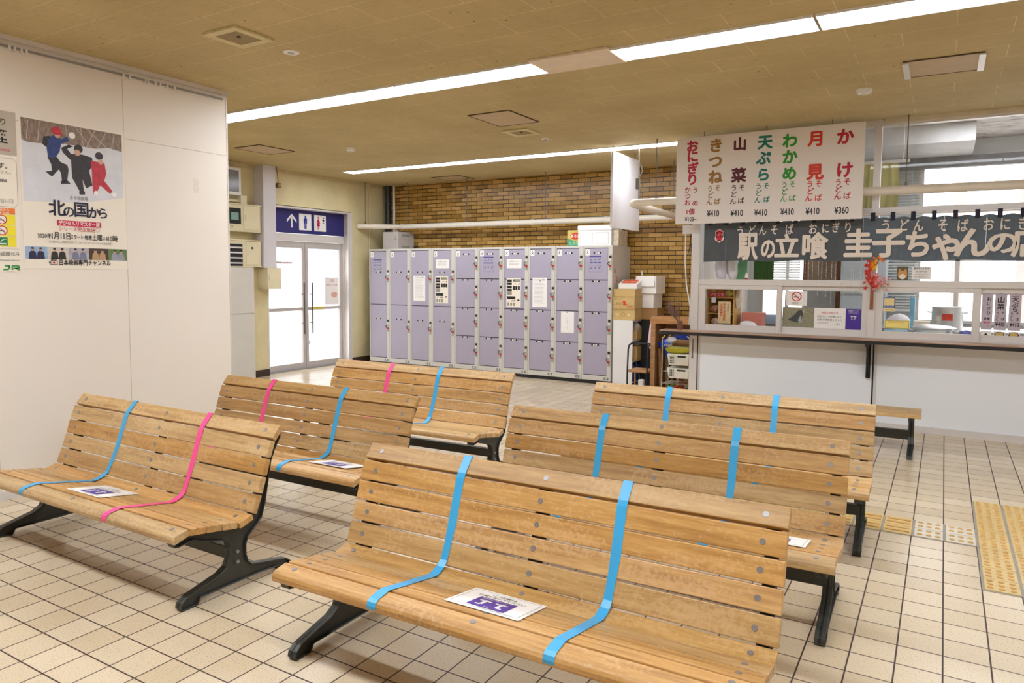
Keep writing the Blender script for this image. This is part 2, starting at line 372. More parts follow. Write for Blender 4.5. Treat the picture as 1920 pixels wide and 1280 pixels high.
# entrance wall with the opening for the doors
S(MB().box(XW-.2, XW, YK, 7.157, 0, CEIL).box(XW-.2, XW, 8.876, YB, 0, CEIL).box(XW-.2, XW, 7.157, 8.876, 2.5, CEIL).build('wall_entrance', M_PLASTER))
S(MB().box(XW, XW+.012, 4.0, 7.157, 0, .1).box(XW, XW+.012, 8.876, YB, 0, .1).build('baseboard_entrance', M_DARKBASE))
S(MB().box(XW-.005, XW+.02, YK, YB, CEIL-.05, CEIL).build('trim_4', mat('ceiling_edge_cream', (206, 188, 146), .6)))
S(MB().box(-8.52, -2.36, YB, YB+.12, 0, CEIL).build('wall_brick', M_BRICK))
S(MB().box(XR, XR+.1, YK, 10.5, 0, CEIL+.1).build('wall_right', M_PANEL))
S(MB().box(-8.9, XR+.1, YK-.1, YK, 0, CEIL+.1).build('wall_back', M_PANEL))
# ---- entrance double door
jm = MB().box(XD-.03, XW+.004, 8.866, 8.90, 0, 2.49).box(XD-.03, XW+.004, 7.14, 7.167, 0, 2.49).box(XD-.03, XW+.004, 7.167, 8.866, 2.465, 2.49)
jm.box(XD-.05, XD+.05, 7.167, 7.19, 0, 2.465).box(XD-.05, XD+.05, 8.845, 8.866, 0, 2.465).box(XD-.05, XD+.05, 7.19, 8.845, 1.99, 2.10)
jm.box(XW-.02, XW+.006, 8.80, 8.866, 0, 2.465)
S(jm.build('trim_5', M_ALU))
S(MB().box(XD-.1, XD+.1, 7.157, 8.876, -.001, .008).build('trim_6', mat('steel_threshold', (150, 148, 145), .3, .6)))
def leaf(idx, y0, y1, hy):
    r = bpy.data.objects.new('door_%d' % idx, None); COL.objects.link(r); r.location = (XD, y0, 0); r.rotation_euler = (0, 0, PI/2); S(r)
    W = y1-y0
    m = MB().box(0, .055, -.02, .02, .012, 1.985).box(W-.055, W, -.02, .02, .012, 1.985)
    m.box(.055, W-.055, -.02, .02, 1.885, 1.985).box(.055, W-.055, -.02, .02, .012, .10).box(.055, W-.055, -.02, .02, .915, .965)
    m.build('door_frame', M_ALUD, r, bevel=.003)
    g = MB().box(.055, W-.055, -.003, .003, .965, 1.885).build('upper_pane', M_GLASS, r)
    MB().box(.055, W-.055, -.003, .003, .10, .915).build('lower_pane', M_GLASS, r)
    h = hy-y0
    MB().tube([(h, -.07, .55), (h, -.07, 1.35)], .011).tube([(h, -.07, .72), (h, -.015, .72)], .007).tube([(h, -.07, 1.17), (h, -.015, 1.17)], .007).build('pull_handle', mat('dark_steel_handle', (96, 92, 92), .3, .7), r, smooth=True)
    return r
d1 = leaf(1, 7.195, 8.035, 7.965); d2 = leaf(2, 8.045, 8.84, 8.135)
MB().box(.03, .06, -.04, -.02, .38, .44).build('lock', M_ALU, d2)
# notices stuck to the glass
pn = sheet('glass_notice', 'pale notice with grey picture taped inside right pane of the entrance door', 'notice', .30, .44, (XD+.006, 8.62, 1.21), PI/2)
lettering(pn, [('注意', 0, .17, .05, {}), ('開閉にご注意', 0, .10, .034, {'fit': .24})], mat('washed_red_print', (214, 130, 130), .5))
MB().disc(.05, -.06, .07, .05, y=-.002).build('picture', mat('pale_rust_print', (224, 176, 160), .5), pn)
yl = sheet('door_sticker', 'small yellow sticker with black writing on the door crossbar', 'sticker', .22, .035, (XD+.021, 8.305, .948), PI/2, mat('yellow_sticker', (248, 220, 30), .4))
lettering(yl, [('ドアは手で開けてください', 0, 0, .02, {'fit': .17})], M_BLACK)
rs = sheet('glass_lettering_strip', 'thin dark and red lettered strip on left door pane', 'sticker', .33, .03, (XD+.006, 7.63, 1.655), PI/2)
lettering(rs, [('自転車の乗り入れはご遠慮ください', 0, 0, .028, {'fit': .31})], mat('brick_red_print', (170, 60, 60), .5))
# blue overhead sign
bs = thing('overhead_sign', 'dark blue sign with white arrow and toilet figures above the entrance doors', 'sign', (XD+.062, 8.03, 2.285), PI/2)
MB().box(-.835, .82, 0, .03, -.18, .185).build('panel', mat('navy_sign_blue', (48, 46, 112), .35, var=.03), bs)
ar = MB().strip([(-.29, -.095), (-.29, .06)], .032, -.003)
ar.poly([(-.29, .115), (-.385, .02), (-.385, -.02), (-.29, .07)], -.003).poly([(-.29, .115), (-.195, .02), (-.195, -.02), (-.29, .07)], -.003)
ar.build('arrow', M_WHITE, bs)
for k, cx in enumerate((-.02, .29)):
    MB().box(cx-.125, cx+.125, -.006, 0, -.125, .13).build('pictogram_plate', M_WHITE, bs, bevel=.01)
M_NAVY = mat('navy_figure', (30, 50, 150), .5); M_CRIM = mat('crimson_print', (186, 24, 66), .5)
mn = MB().disc(-.02, .085, .017, y=-.008).poly([(-.052, .062), (.012, .062), (.012, -.02), (.0, -.02), (.0, .04), (-.04, .04), (-.04, -.02), (-.052, -.02)], -.008)
mn.rect(-.041, .001, -.0, .06, -.0085).rect(-.041, -.022, -.10, .0, -.008).rect(-.018, .001, -.10, .0, -.008); mn.build('man_figure', M_NAVY, bs)
wm = MB().disc(.25, .088, .016, y=-.008).poly([(.237, .066), (.263, .066), (.288, .0), (.278, -.004), (.262, .03), (.285, -.045), (.215, -.045), (.238, .03), (.222, -.004), (.212, 0)], -.008)
wm.rect(.235, .246, -.1, -.045, -.008).rect(.254, .265, -.1, -.045, -.008); wm.build('woman_figure', M_CRIM, bs)
by = MB().disc(.355, .085, .013, y=-.008).poly([(.33, .05), (.345, .066), (.365, .066), (.38, .05), (.372, .04), (.366, .045), (.366, .03), (.344, .03), (.344, .045), (.338, .04)], -.008).disc(.347, .012, .008, y=-.008).disc(.363, .012, .008, y=-.008)
by.build('baby_figure', M_BLACK, bs)
# cream electrical boxes left of the doors
dk = thing('cable_duct', 'tall pale lilac cable duct running from ceiling beside the doors', 'duct', (XW, 7.04, 0))
MB().box(0, .2, -.11, .11, 1.57, CEIL).build('cover', mat('pale_lilac_white_paint', (214, 208, 212), .35, var=.01), dk, bevel=.004)
def ebox(label, y0, y1, z0, z1, dep, door0, kind):
    r = thing('electrical_box', label, 'electrical box', (XW, (y0+y1)/2, z0), PI/2, 'cream electrical boxes'); W = y1-y0; H = z1-z0
    MB().box(-W/2, W/2, -dep, 0, 0, H).build('body', M_CREAMBOX, r, bevel=.004)
    MB().box(-W/2-.012, W/2+.012, -dep-.012, 0, H, H+.014).box(-W/2-.005, W/2+.005, -dep-.008, 0, -.012, 0).build('rim', M_CREAMBOX, r)
    d = MB().box(door0-(y0+y1)/2, W/2-.02, -dep-.008, -dep, .02, H-.02).build('door', M_CREAMBOX, r, bevel=.003)
    MB().box(door0-(y0+y1)/2+.02, door0-(y0+y1)/2+.035, -dep-.016, -dep-.008, H*.4, H*.62).build('latch', M_ALU, d)
    return r
e1 = ebox('upper cream electrical box with a glazed meter window', 6.35, 6.912, 2.07, 2.42, .16, 6.62, 0)
MB().box(-.27, -.06, -.172, -.16, .09, .30).build('meter_window', mat('dark_meter_glass', (52, 54, 56), .1), e1)
MB().box(-.22, -.10, -.176, -.172, .14, .24).build('meter', mat('teal_meter_card', (120, 160, 150), .5), e1)
lettering(e1, [('123', -.2, .05, .03, {})], M_BLACK, -.165)
e2 = ebox('lower cream electrical box with black vent louvres and round keyhole', 6.35, 6.912, 1.59, 1.935, .16, 6.65, 1)
lv = MB().box(-.28, -.04, -.168, -.16, -.0, .30); lv.build('louvre_opening', M_BLACK, e2)
lv = MB()
for k in range(4): lv.box(-.27, -.06, -.19, -.168, .03+k*.07, .05+k*.07)
lv.build('louvre_blade', M_ALU, e2)
MB().tube([(.12, -.18, .25), (.12, -.165, .25)], .014).build('keyhole', M_BLACK, e2)
e3 = thing('junction_box', 'small cream box mounted below the lilac duct by the doors', 'box', (XW, 7.09, 1.27), PI/2)
MB().box(-.125, .12, -.22, -.0, 0, .30).build('body', M_CREAMBOX, e3, bevel=.004)
MB().box(-.1, -.085, -.228, -.22, .12, .2).build('latch', M_ALU, e3)
tc = thing('tall_cabinet', 'tall narrow pale steel cabinet partly behind the poster wall', 'cabinet', (XW+.02, 6.45, 0), PI/2)
MB().box(-.35, .2, -.30, 0, .02, 1.57).build('body', mat('pale_grey_steel', (208, 202, 192), .4, var=.02), tc, bevel=.004)
MB().box(-.34, .19, -.31, -.30, .04, .93).build('lower_door', mat('pale_grey_steel', (208, 202, 192)), tc, bevel=.003)
MB().box(-.34, .19, -.31, -.30, .95, 1.56).build('upper_door', mat('pale_grey_steel', (208, 202, 192)), tc, bevel=.003)
tv = thing('wall_display', 'framed grey wall display panel high behind the poster wall edge', 'display', (XW+.08, 6.4, 2.55), PI/2)
MB().box(-.35, .22, -.05, 0, 0, .37).build('frame', M_WHITE, tv, bevel=.006)
MB().box(-.31, .18, -.054, -.05, .04, .33).build('screen', mat('grey_screen', (130, 128, 132), .15), tv)
MB().box(-.35, .3, -.03, 0, -.09, -.06).box(.2, .3, -.06, 0, -.16, 0).build('bracket', M_CREAMBOX, tv)
dl = thing('hanging_sensor', 'small brown sensor hanging on a cord beside the duct', 'sensor', (XW+.2, 7.2, 2.76))
MB().tube([(0, -.03, .25), (0, 0, .02)], .004, 6).build('cord', M_BLACK, dl); MB().box(-.03, .03, -.035, .035, -.05, .02).build('housing', mat('aged_brass_brown', (120, 98, 50), .4, .3), dl, bevel=.01)
# ================================================================ CEILING
M_DIFF = emis('lit_tube_diffuser', (238, 246, 255), LAMP_L)
def lamp(x0, x1, y0, y1, label, g, zc=CEIL):
    r = thing('ceiling_light', label, 'light', ((x0+x1)/2, (y0+y1)/2, zc), 0, g); a = (x1-x0)/2; b = (y1-y0)/2
    MB().box(-a, a, -b-.012, -b, -.014, 0).box(-a, a, b, b+.012, -.014, 0).box(-a-.004, -a, -b-.012, b+.012, -.014, 0).box(a, a+.004, -b-.012, b+.012, -.014, 0).build('housing', M_WHITE, r)
    MB().box(-a, a, -b, b, -.01, -.002).build('diffuser', M_DIFF, r)
xs = [(-7.66, -6.4), (-6.38, -5.12), (-5.10, -3.86), (-3.84, -2.585)]
nm = ['behind the poster wall end', 'second of the middle row from the left', 'third of the middle row from the left', 'left of the blank cover plate']
for (a, b), t in zip(xs, nm): lamp(a, b, 4.565, 4.825, 'bright tube light of the near ceiling row, '+t, 'near row of ceiling tube lights')
for k, (a, b) in enumerate([(-1.975, -.72), (-.70, .56), (.58, 1.84)]):
    lamp(a, b, 4.565, 4.825, ['bright tube light starting right of the blank cover plate', 'bright tube light crossing the top edge above the food stall', 'bright tube light of the near row beyond the right edge'][k], 'near row of ceiling tube lights')
for k, (a, b) in enumerate([(-7.72, -6.44), (-6.42, -5.15), (-5.13, -3.88), (-3.86, -2.62)]):
    lamp(a, b, 7.985, 8.185, 'bright tube light of the far row above the lockers, '+['leftmost', 'second from left', 'third from left', 'rightmost, behind the hanging board'][k], 'far row of ceiling tube lights')
for k, t in enumerate(('first from the poster wall', 'second from the poster wall', 'third from the poster wall', 'fourth from the poster wall', 'fifth from the poster wall', 'sixth from the poster wall')):
    lamp(-5.0+k*1.27, -5.0+k*1.27+1.25, .97, 1.23, 'bright tube light of the row above the camera, '+t, 'ceiling tube lights above the camera')
lamp(-7.7, -6.4, 1.25, 1.5, 'bright tube light in the corridor behind the poster wall', 'corridor lights')
lamp(1.2, 2.45, 8.65, 8.85, 'unseen tube light added on the food stall ceiling to brighten it', 'added stall fill lights', 3.16)  # unseen lamp added to brighten the stall interior
lamp(-.1, 1.1, 8.65, 8.85, 'second unseen tube light added on stall ceiling as fill', 'added stall fill lights', 3.16)  # second added fill lamp, hidden from view
cp = thing('cover_plate', 'blank cream cover plate bridging the gap in the near row of lights', 'cover plate', (-2.28, 4.67, CEIL))
MB().box(-.305, .305, -.175, .17, -.02, 0).build('plate', mat('cream_cover_plate', (226, 208, 184), .5), cp, bevel=.003)
def hatch(x, y, wx, wy, label, ends=False):
    r = thing('ceiling_hatch', label, 'ceiling hatch', (x, y, CEIL), 0, 'ceiling access hatches')
    MB().box(-wx/2, wx/2, -wy/2, wy/2, -.006, 0).build('panel', mat('hatch_beige', (190, 166, 130), .6), r)
    m = mat('dark_brown_gap', (84, 64, 36), .7)  # edging darker than the hatch panel
    MB().box(-wx/2-.012, wx/2+.012, -wy/2-.012, -wy/2, -.008, 0).box(-wx/2-.012, wx/2+.012, wy/2, wy/2+.012, -.008, 0).box(-wx/2-.012, -wx/2, -wy/2, wy/2, -.008, 0).box(wx/2, wx/2+.012, -wy/2, wy/2, -.008, 0).build('gap_frame', m, r)
    if ends:
        for s_ in (-1, 1): MB().box(s_*wx/2-.02, s_*wx/2+.02, -wy/2, wy/2, -.018, -.006).build('aluminium_end', M_ALU, r)
hatch(-3.73, 6.05, .44, .56, 'square ceiling hatch with dark edges between the two light rows')
hatch(-7.22, 6.12, .44, .52, 'square ceiling hatch near the entrance doors')
hatch(-.073, 6.08, .46, .45, 'square ceiling hatch with aluminium end strips near the food stall', True)
hatch(-6.7, 9.35, .5, .42, 'pale ceiling hatch right against the brick wall')
def vent(x, y, label):
    r = thing('air_vent', label, 'air vent', (x, y, CEIL), 0, 'square ceiling air vents')
    m = mat('cream_vent_paint', (206, 190, 138), .5)
    k = MB()
    for a, b, z in ((.155, .155, -.012), ):
        k.box(-.155, .155, -.155, -.10, -.016, 0).box(-.155, .155, .10, .155, -.016, 0).box(-.155, -.10, -.10, .10, -.016, 0).box(.10, .155, -.10, .10, -.016, 0)
    k.build('frame', m, r, bevel=.002)
    g = MB().add([(-.1, -.1, -.012), (.1, -.1, -.012), (.1, .1, -.012), (-.1, .1, -.012), (0, 0, -.003)], [(0, 1, 4), (1, 2, 4), (2, 3, 4), (3, 0, 4)])
    g.build('grille', mat('vent_mesh_tan', (150, 130, 86), .7, var=.3, scale=120), r)
    MB().tube([(0, 0, -.012), (0, 0, -.004)], .012).build('screw', M_DARKBASE, r)
vent(-3.935, 3.145, 'cream square air vent nearest the camera'); vent(-3.91, 6.695, 'cream square air vent beside the middle ceiling hatch')
def puck(x, y, r_, h, label, cat='smoke detector', name='smoke_detector', g=None):
    r = thing(name, label, cat, (x, y, CEIL), 0, g)
    MB().lathe([(r_, 0), (r_, -h*.45), (r_*.82, -h), (.001, -h)], 24).build('body', M_WHITE, r, smooth=True)
    if name == 'ceiling_speaker': MB().lathe([(r_*.45, -h), (r_*.4, -h-.003), (.001, -h-.003)], 20).build('centre', mat('grey_centre_cap', (150, 146, 142), .4, .3), r)
    else: MB().lathe([(r_*.3, -h), (r_*.25, -h-.012), (.001, -h-.012)], 16).build('sensor', M_WHITE, r)
puck(-3.905, 3.55, .055, .008, 'round white ceiling fitting beside the nearest air vent', 'ceiling fitting', 'ceiling_speaker')
puck(-3.88, 7.17, .05, .008, 'small round white ceiling fitting behind the far air vent', 'ceiling fitting', 'ceiling_speaker')
puck(-6.21, 6.55, .055, .035, 'white smoke detector on the ceiling above the lockers side')
puck(-.62, 6.54, .06, .035, 'white smoke detector on the ceiling near the menu board')
# white insulated pipes
M_PIPE = mat('white_pipe_lagging', (232, 222, 208), .4, var=.03)
def arc(c, r, a0, a1, n=6): return [(c[0]+r*math.cos(a0+(a1-a0)*i/n), c[1]+r*math.sin(a0+(a1-a0)*i/n), c[2]) for i in range(n+1)]
pp = thing('ceiling_pipe', 'white insulated pipe running along the brick wall then looping in front of the food stall', 'pipe', (-3.1, 9.45, 2.28))
r1 = .042
P1 = [(-8.40+3.1, -.43, -.0), (-8.28+3.1, -.40, 0), (-7.95+3.1, -.06, 0), (-7.85+3.1, 0, 0), (.0, 0, 0), (.9, 0, 0)]
MB().tube(P1, r1, 14).build('wall_run', M_PIPE, pp, smooth=True)
P2 = [(.0, 0.03, .0), (0, -.3, .005), (0, -1.55, .03)]+[(.12-.12*math.cos(t), -1.58-.12*math.sin(t), .035) for t in (.3, .6, .9, 1.2, 1.5)]+[(6.5, -1.70, .035)]
MB().tube(P2, r1, 14).build('stall_run', M_PIPE, pp, smooth=True)
cpg = []
for x in (-4.74, -3.45, -2.25, -1.05): 
    MB().tube([(x, 0, 0), (x+.05, 0, 0)], r1+.004, 14).build('coupling', M_PIPE, pp, smooth=True)
for x in (1.2, 2.95, 3.9): MB().tube([(x, -1.70, .035), (x+.03, -1.70, .035)], r1+.003, 14).build('coupling', M_PIPE, pp, smooth=True)
M_ROD = mat('threaded_rod_steel', (120, 112, 100), .4, .6)
for x, y, z in ((-5.2, -.36, 0), (-4.6, 0, 0), (-3.4, 0, 0), (-2.0, 0, 0), (-.02, -.12, 0), (.31, -1.70, .035), (-.01, -1.40, .03), (2.75, -1.70, .035), (5.0, -1.70, .035)):
    MB().tube([(x, y, z+r1), (x, y, CEIL-2.28)], .0055, 6).tube([(x, y, z+r1-.01), (x, y, z+r1+.03)], .014, 8).build('hanger_rod', M_ROD, pp)
cb = MB().tube([(-.01, -1.42, .06), (.03, -1.42, .2), (-.02, -1.43, .32), (.04, -1.42, .42), (.02, -1.43, .5)], .006, 6).box(-.03, .01, -1.45, -1.41, .22, .34)
cb.build('cable', mat('grey_cable', (120, 112, 104), .5), pp)
# blank board hanging from the ceiling
hb = thing('hanging_board', 'blank glossy white board hanging end-on beside the menu board', 'board', (-3.38, 8.31, 2.055))
MB().box(-.015, .015, -.43, .43, 0, .885).build('board', mat('glossy_white_board', (236, 232, 236), .12, var=.01), hb, bevel=.003)
MB().tube([(0, -.38, .88), (0, -.38, CEIL-2.055)], .004, 6).tube([(0, .3, .88), (0, .3, CEIL-2.055)], .004, 6).build('hook', M_ROD, hb)
# pipes in the corner of the brick wall
dp = thing('drain_pipe', 'dark blue-black vertical pipe in the corner by the brick wall', 'pipe', (-8.30, 9.66, 1.0))
MB().tube([(0, 0, .95), (0, 0, CEIL-1.0)], .05, 12).build('tube', mat('dark_blue_black', (34, 38, 46), .4), dp, smooth=True)
wp = thing('conduit', 'thin white conduit next to the dark corner pipe', 'pipe', (-8.19, 9.69, 1.0))
MB().tube([(0, 0, .95), (0, 0, CEIL-1.0)], .02, 10).tube([(.05, 0, .9), (.05, 0, 1.25)], .02, 10).build('tube', M_PIPE, wp, smooth=True)
cd = thing('conduit', 'thin cream conduit running down the entrance wall beside the lockers', 'pipe', (XW+.02, 9.3, 1.0))
MB().tube([(0, 0, 0), (0, 0, CEIL-1.0)], .012, 8).build('tube', mat('cream_conduit', (206, 194, 160), .5), cd, smooth=True)
# ================================================================ TACTILE PAVING
M_TACT = mat('ochre_tactile_tile', (206, 176, 112), .35, var=.08, scale=9, bump=.1)
M_TACT2 = mat('pale_worn_tactile_tile', (204, 196, 178), .3, var=.06, scale=9)
M_TBAR = mat('ochre_tactile_stud', (196, 150, 78), .4, var=.1)
tp = thing('tactile_paving', 'ochre tactile paving strip and dotted field in the floor at right', 'tactile paving', (.216, 4.87, 0))
p = .1605
base = MB(); basew = MB(); bars = MB(); dots = MB()
for i in range(12):
    for j in range(2):
        x0 = -(i+1)*p; y0 = -p+j*p
        (basew if i < 2 else base).box(x0+.012, x0+p-.004, y0+.003, y0+p-.003, 0, .003)
        if 2 <= i < 10:
            for k in range(2): bars.box(x0+.02, x0+p-.012, y0+.04+k*.06, y0+.065+k*.06, .003, .0075)
        else:
            for a in range(3):
                for b in range(2): dots.lathe([(.016, .003), (.011, .008), (.001, .0085)], 8, (x0+.04+a*.045, y0+.045+b*.07, 0))
for i in range(16):
    for j in range(10):
        x0 = i*p; y0 = -.80+j*p
        base.box(x0+.012, x0+p-.004, y0+.003, y0+p-.003, 0, .003)
        for a in range(3):
            for b in range(3): dots.lathe([(.015, .003), (.010, .008), (.001, .0085)], 7, (x0+.035+a*.047, y0+.033+b*.047, 0))
base.build('ochre_tile', M_TACT, tp)['kind'] = 'stuff'; basew.build('pale_tile', M_TACT2, tp)
bars.build('guiding_bar', M_TBAR, tp, bevel=.002)['kind'] = 'stuff'; dots.build('stud', M_TBAR, tp, smooth=True)['kind'] = 'stuff'
MB().box(-12*p, 0, -p-.002, p+.002, 0, .0012).box(0, 16*p, -.805, -.80+10*p, 0, .0012).build('grout', mat('grey_cement_grout', (150, 140, 124), .6), tp)
# ================================================================ BENCHES
HL = .887
def rot2(p, q, t):   # quad slat from two front-face points and thickness
    dx, dz = q[0]-p[0], q[1]-p[1]; L = math.hypot(dx, dz); nx, nz = dz/L*t, -dx/L*t
    return [p, q, (q[0]+nx, q[1]+nz), (p[0]+nx, p[1]+nz)]
SLATS = [
 [(-.058, .345), (-.052, .357), (-.038, .3645), (.015, .374), (.021, .343), (-.050, .322), (-.0575, .327)],
 [(.029, .373), (.104, .360), (.101, .329), (.024, .341)],
 [(.112, .359), (.189, .346), (.185, .315), (.108, .328)],
 [(.196, .345), (.272, .332), (.269, .300), (.192, .313)],
 [(.279, .323), (.355, .345), (.364, .316), (.288, .294)],
 rot2((.354, .350), (.3875, .4315), .030), rot2((.3902, .4385), (.4155, .5125), .030), rot2((.4178, .5195), (.4418, .5965), .030),
 rot2((.4440, .6035), (.4735, .680), .030), rot2((.481, .690), (.529, .747), .030)]
FRAME = [(-.045, .326), (.02, .340), (.19, .311), (.282, .293), (.366, .316), (.388, .346), (.418, .425), (.447, .508), (.473, .592), (.502, .665), (.548, .722), (.560, .705), (.560, .680), (.520, .615),
 (.500, .570), (.480, .470), (.460, .370), (.437, .300), (.396, .262), (.356, .230), (.342, .197), (.342, .15), (.353, .113), (.374, .09), (.43, .078), (.52, .060), (.585, .046), (.612, .025), (.61, .006), (.60, 0),
 (.545, 0), (.53, .022), (.43, .028), (.17, .028), (.09, .028), (.075, 0), (.0, 0), (-.012, .015), (-.006, .036), (.02, .056), (.095, .075), (.19, .098), (.232, .122), (.25, .16), (.252, .205), (.242, .236), (.215, .252),
 (.115, .280), (.075, .298), (.06, .304), (.03, .302), (-.01, .294), (-.035, .299)]
def inset(P, d):
    A = sum(P[i][0]*P[(i+1) % len(P)][1]-P[(i+1) % len(P)][0]*P[i][1] for i in range(len(P))); sg = 1 if A > 0 else -1
    out = []
    for i in range(len(P)):
        a, b, c = P[i-1], P[i], P[(i+1) % len(P)]
        n1 = Vector((-(b[1]-a[1]), b[0]-a[0])).normalized(); n2 = Vector((-(c[1]-b[1]), c[0]-b[0])).normalized()
        n = (n1+n2); n = n/max(n.length_squared, .6)*2 if n.length else n1
        out.append((b[0]+sg*n.x*d, b[1]+sg*n.y*d))
    return out
def cast_frame(profile, rimw=.021):
    m = MB(); m.prism(profile, -.006, .006, 'x')
    I = inset(profile, .006); n = len(profile)
    vs = [(-rimw, a, b) for a, b in profile]+[(rimw, a, b) for a, b in profile]+[(rimw, a, b) for a, b in I]+[(-rimw, a, b) for a, b in I]
    fs = []
    for i in range(n):
        j = (i+1) % n
        for k in range(4): fs.append((k*n+i, k*n+j, ((k+1) % 4)*n+j, ((k+1) % 4)*n+i))
    m.add(vs, fs); return m
def norm_of(P):  # unit outward normal of the seat side for slat edge P0->P1
    dx, dz = P[1][0]-P[0][0], P[1][1]-P[0][1]; L = math.hypot(dx, dz); return (-dz/L, dx/L)
def make_bench(label):
    r = thing('bench', label, 'bench', (0, 0, 0), 0, 'slatted wooden benches with backs')
    for i, P in enumerate(SLATS):
        E_ = (P[2], P[3]) if i == 0 else (P[0], P[1])
        cx = (E_[0][0]+E_[1][0])/2; cz = (E_[0][1]+E_[1][1])/2
        Q = [(a-cx, b-cz) for a, b in P]
        o = MB().prism(Q, -HL, HL, 'x').build('slat', M_SLAT, r, loc=(0, cx, cz), bevel=.0035, seg=2)
        n = norm_of(E_)
        for x in (-HL+.075, 0, HL-.075):
            b = MB().tube([(0, -n[0]*.004, -n[1]*.004), (0, n[0]*.0018, n[1]*.0018)], [.0115, .0105], 14)
            bo = b.build('bolt', M_BOLT, o, loc=(x, 0, 0))
    fr = cast_frame(FRAME)
    f1 = fr.build('side_frame', M_IRON, r, loc=(-HL+.05, 0, 0), bevel=.0015)
    f2 = f1.copy(); COL.objects.link(f2); f2.location.x = HL-.05
    for f in (f1, f2):
        s_ = -1 if f is f1 else 1
        for z in (.174, .124): MB().tube([(s_*.006, .296, z), (s_*.016, .296, z)], .009, 8).build('bolt', M_BOLT, f)
    MB().box(-HL+.05, HL-.05, .25, .29, .148, .208).build('beam', M_IRON, r, bevel=.003)
    prof = [(.0, .337), (.19, .309), (.282, .290), (.370, .314), (.392, .346), (.42, .425), (.449, .508), (.475, .592), (.504, .665), (.545, .716)]
    st = MB(); prof2 = [(a+.006, b-.004) for a, b in prof]
    vs = [(-.03, a, b) for a, b in prof]+[(.03, a, b) for a, b in prof]+[(-.03, a, b) for a, b in prof2]+[(.03, a, b) for a, b in prof2]; n = len(prof); fs = []
    for i in range(n-1): fs += [(i, i+1, n+i+1, n+i), (2*n+i, 3*n+i, 3*n+i+1, 2*n+i+1), (i, 2*n+i, 2*n+i+1, i+1), (n+i, n+i+1, 3*n+i+1, 3*n+i)]
    st.add(vs, fs); st.build('centre_strap', M_IRON, r)
    MB().box(-.02, .02, .245, .275, .207, .298).build('centre_post', M_IRON, r)
    return r
TAPE = [(.553, .727), (.531, .7505), (.479, .6915), (.468, .672), (.442, .594), (.415, .511), (.386, .430), (.360, .368), (.338, .348), (.300, .333), (.272, .334), (.19, .348), (.104, .362), (.03, .3755), (.013, .3765), (-.040, .3665), (-.0535, .357), (-.0585, .343), (-.056, .328)]
def tape(bench, xt, xb, m, label, wd=.038, end=None):
    P = TAPE if end is None else TAPE[:end]
    L = [0]
    for a, b in zip(P[:-1], P[1:]): L.append(L[-1]+math.hypot(b[0]-a[0], b[1]-a[1]))
    vs = []; fs = []
    for (a, b), s_ in zip(P, L):
        t = s_/L[-1]; t = max(0, (t-.35)/.65); x = xt+(xb-xt)*t; tw = wd*(1-.25*math.exp(-((s_-.42)/.05)**2))
        vs += [(x-tw/2, a-.0012, b+.0012), (x+tw/2, a-.0012, b+.0012)]
    for i in range(len(P)-1): fs.append((2*i, 2*i+1, 2*i+3, 2*i+2))
    o = MB().add(vs, fs).build('tape_strip', m, bench); o['label'] = label
    sd = o.modifiers.new('thickness', 'SOLIDIFY'); sd.thickness = .0006
B0 = make_bench('wooden slatted bench nearest the poster wall, with one blue and one pink tape')
def bench_at(b, x, y, deg, label):
    b.location = (x, y, 0); b.rotation_euler = (0, 0, math.radians(deg)); b['label'] = label; return b
LB = [('front-left wooden bench by the poster wall, fully visible with black scroll leg', -3.690, 1.912, -.2),
      ('second wooden bench of the left column, behind the front-left one', -3.632, 2.941, .5),
      ('farthest wooden bench of the left column, nearest the entrance doors', -3.660, 4.145, 2.2),
      ('nearest large wooden bench in the foreground with two blue tapes and a paper', -1.275, 1.903, 1.1),
      ('middle wooden bench of the right column, between two other blue-taped benches', -1.212, 3.055, 1.6),
      ('rear backed wooden bench of the right column, below the food stall counter', -1.182, 4.163, 2.3)]
BN = [bench_at(B0 if i == 0 else copy_tree(B0), x, y, d, l) for i, (l, x, y, d) in enumerate(LB)]
TP = [[(-4.02, -4.11, 0), (-3.337, -3.337, 1)], [(-4.02, -4.03, 1), (-3.34, -3.333, 0)], [(-3.937, -3.95, 1), (-3.44, -3.46, 0)],
      [(-1.648, -1.668, 0), (-.950, -.976, 0)], [(-1.528, -1.54, 0), (-.832, -.846, 0)], [(-1.535, -1.545, 0), (-.855, -.87, 0)]]
for b, (l, x, y, d), T in zip(BN, LB, TP):
    for a, c, k in T: tape(b, a-x, c-x, (M_BLUE, M_PINK)[k], ('light blue tape', 'hot pink tape')[k])
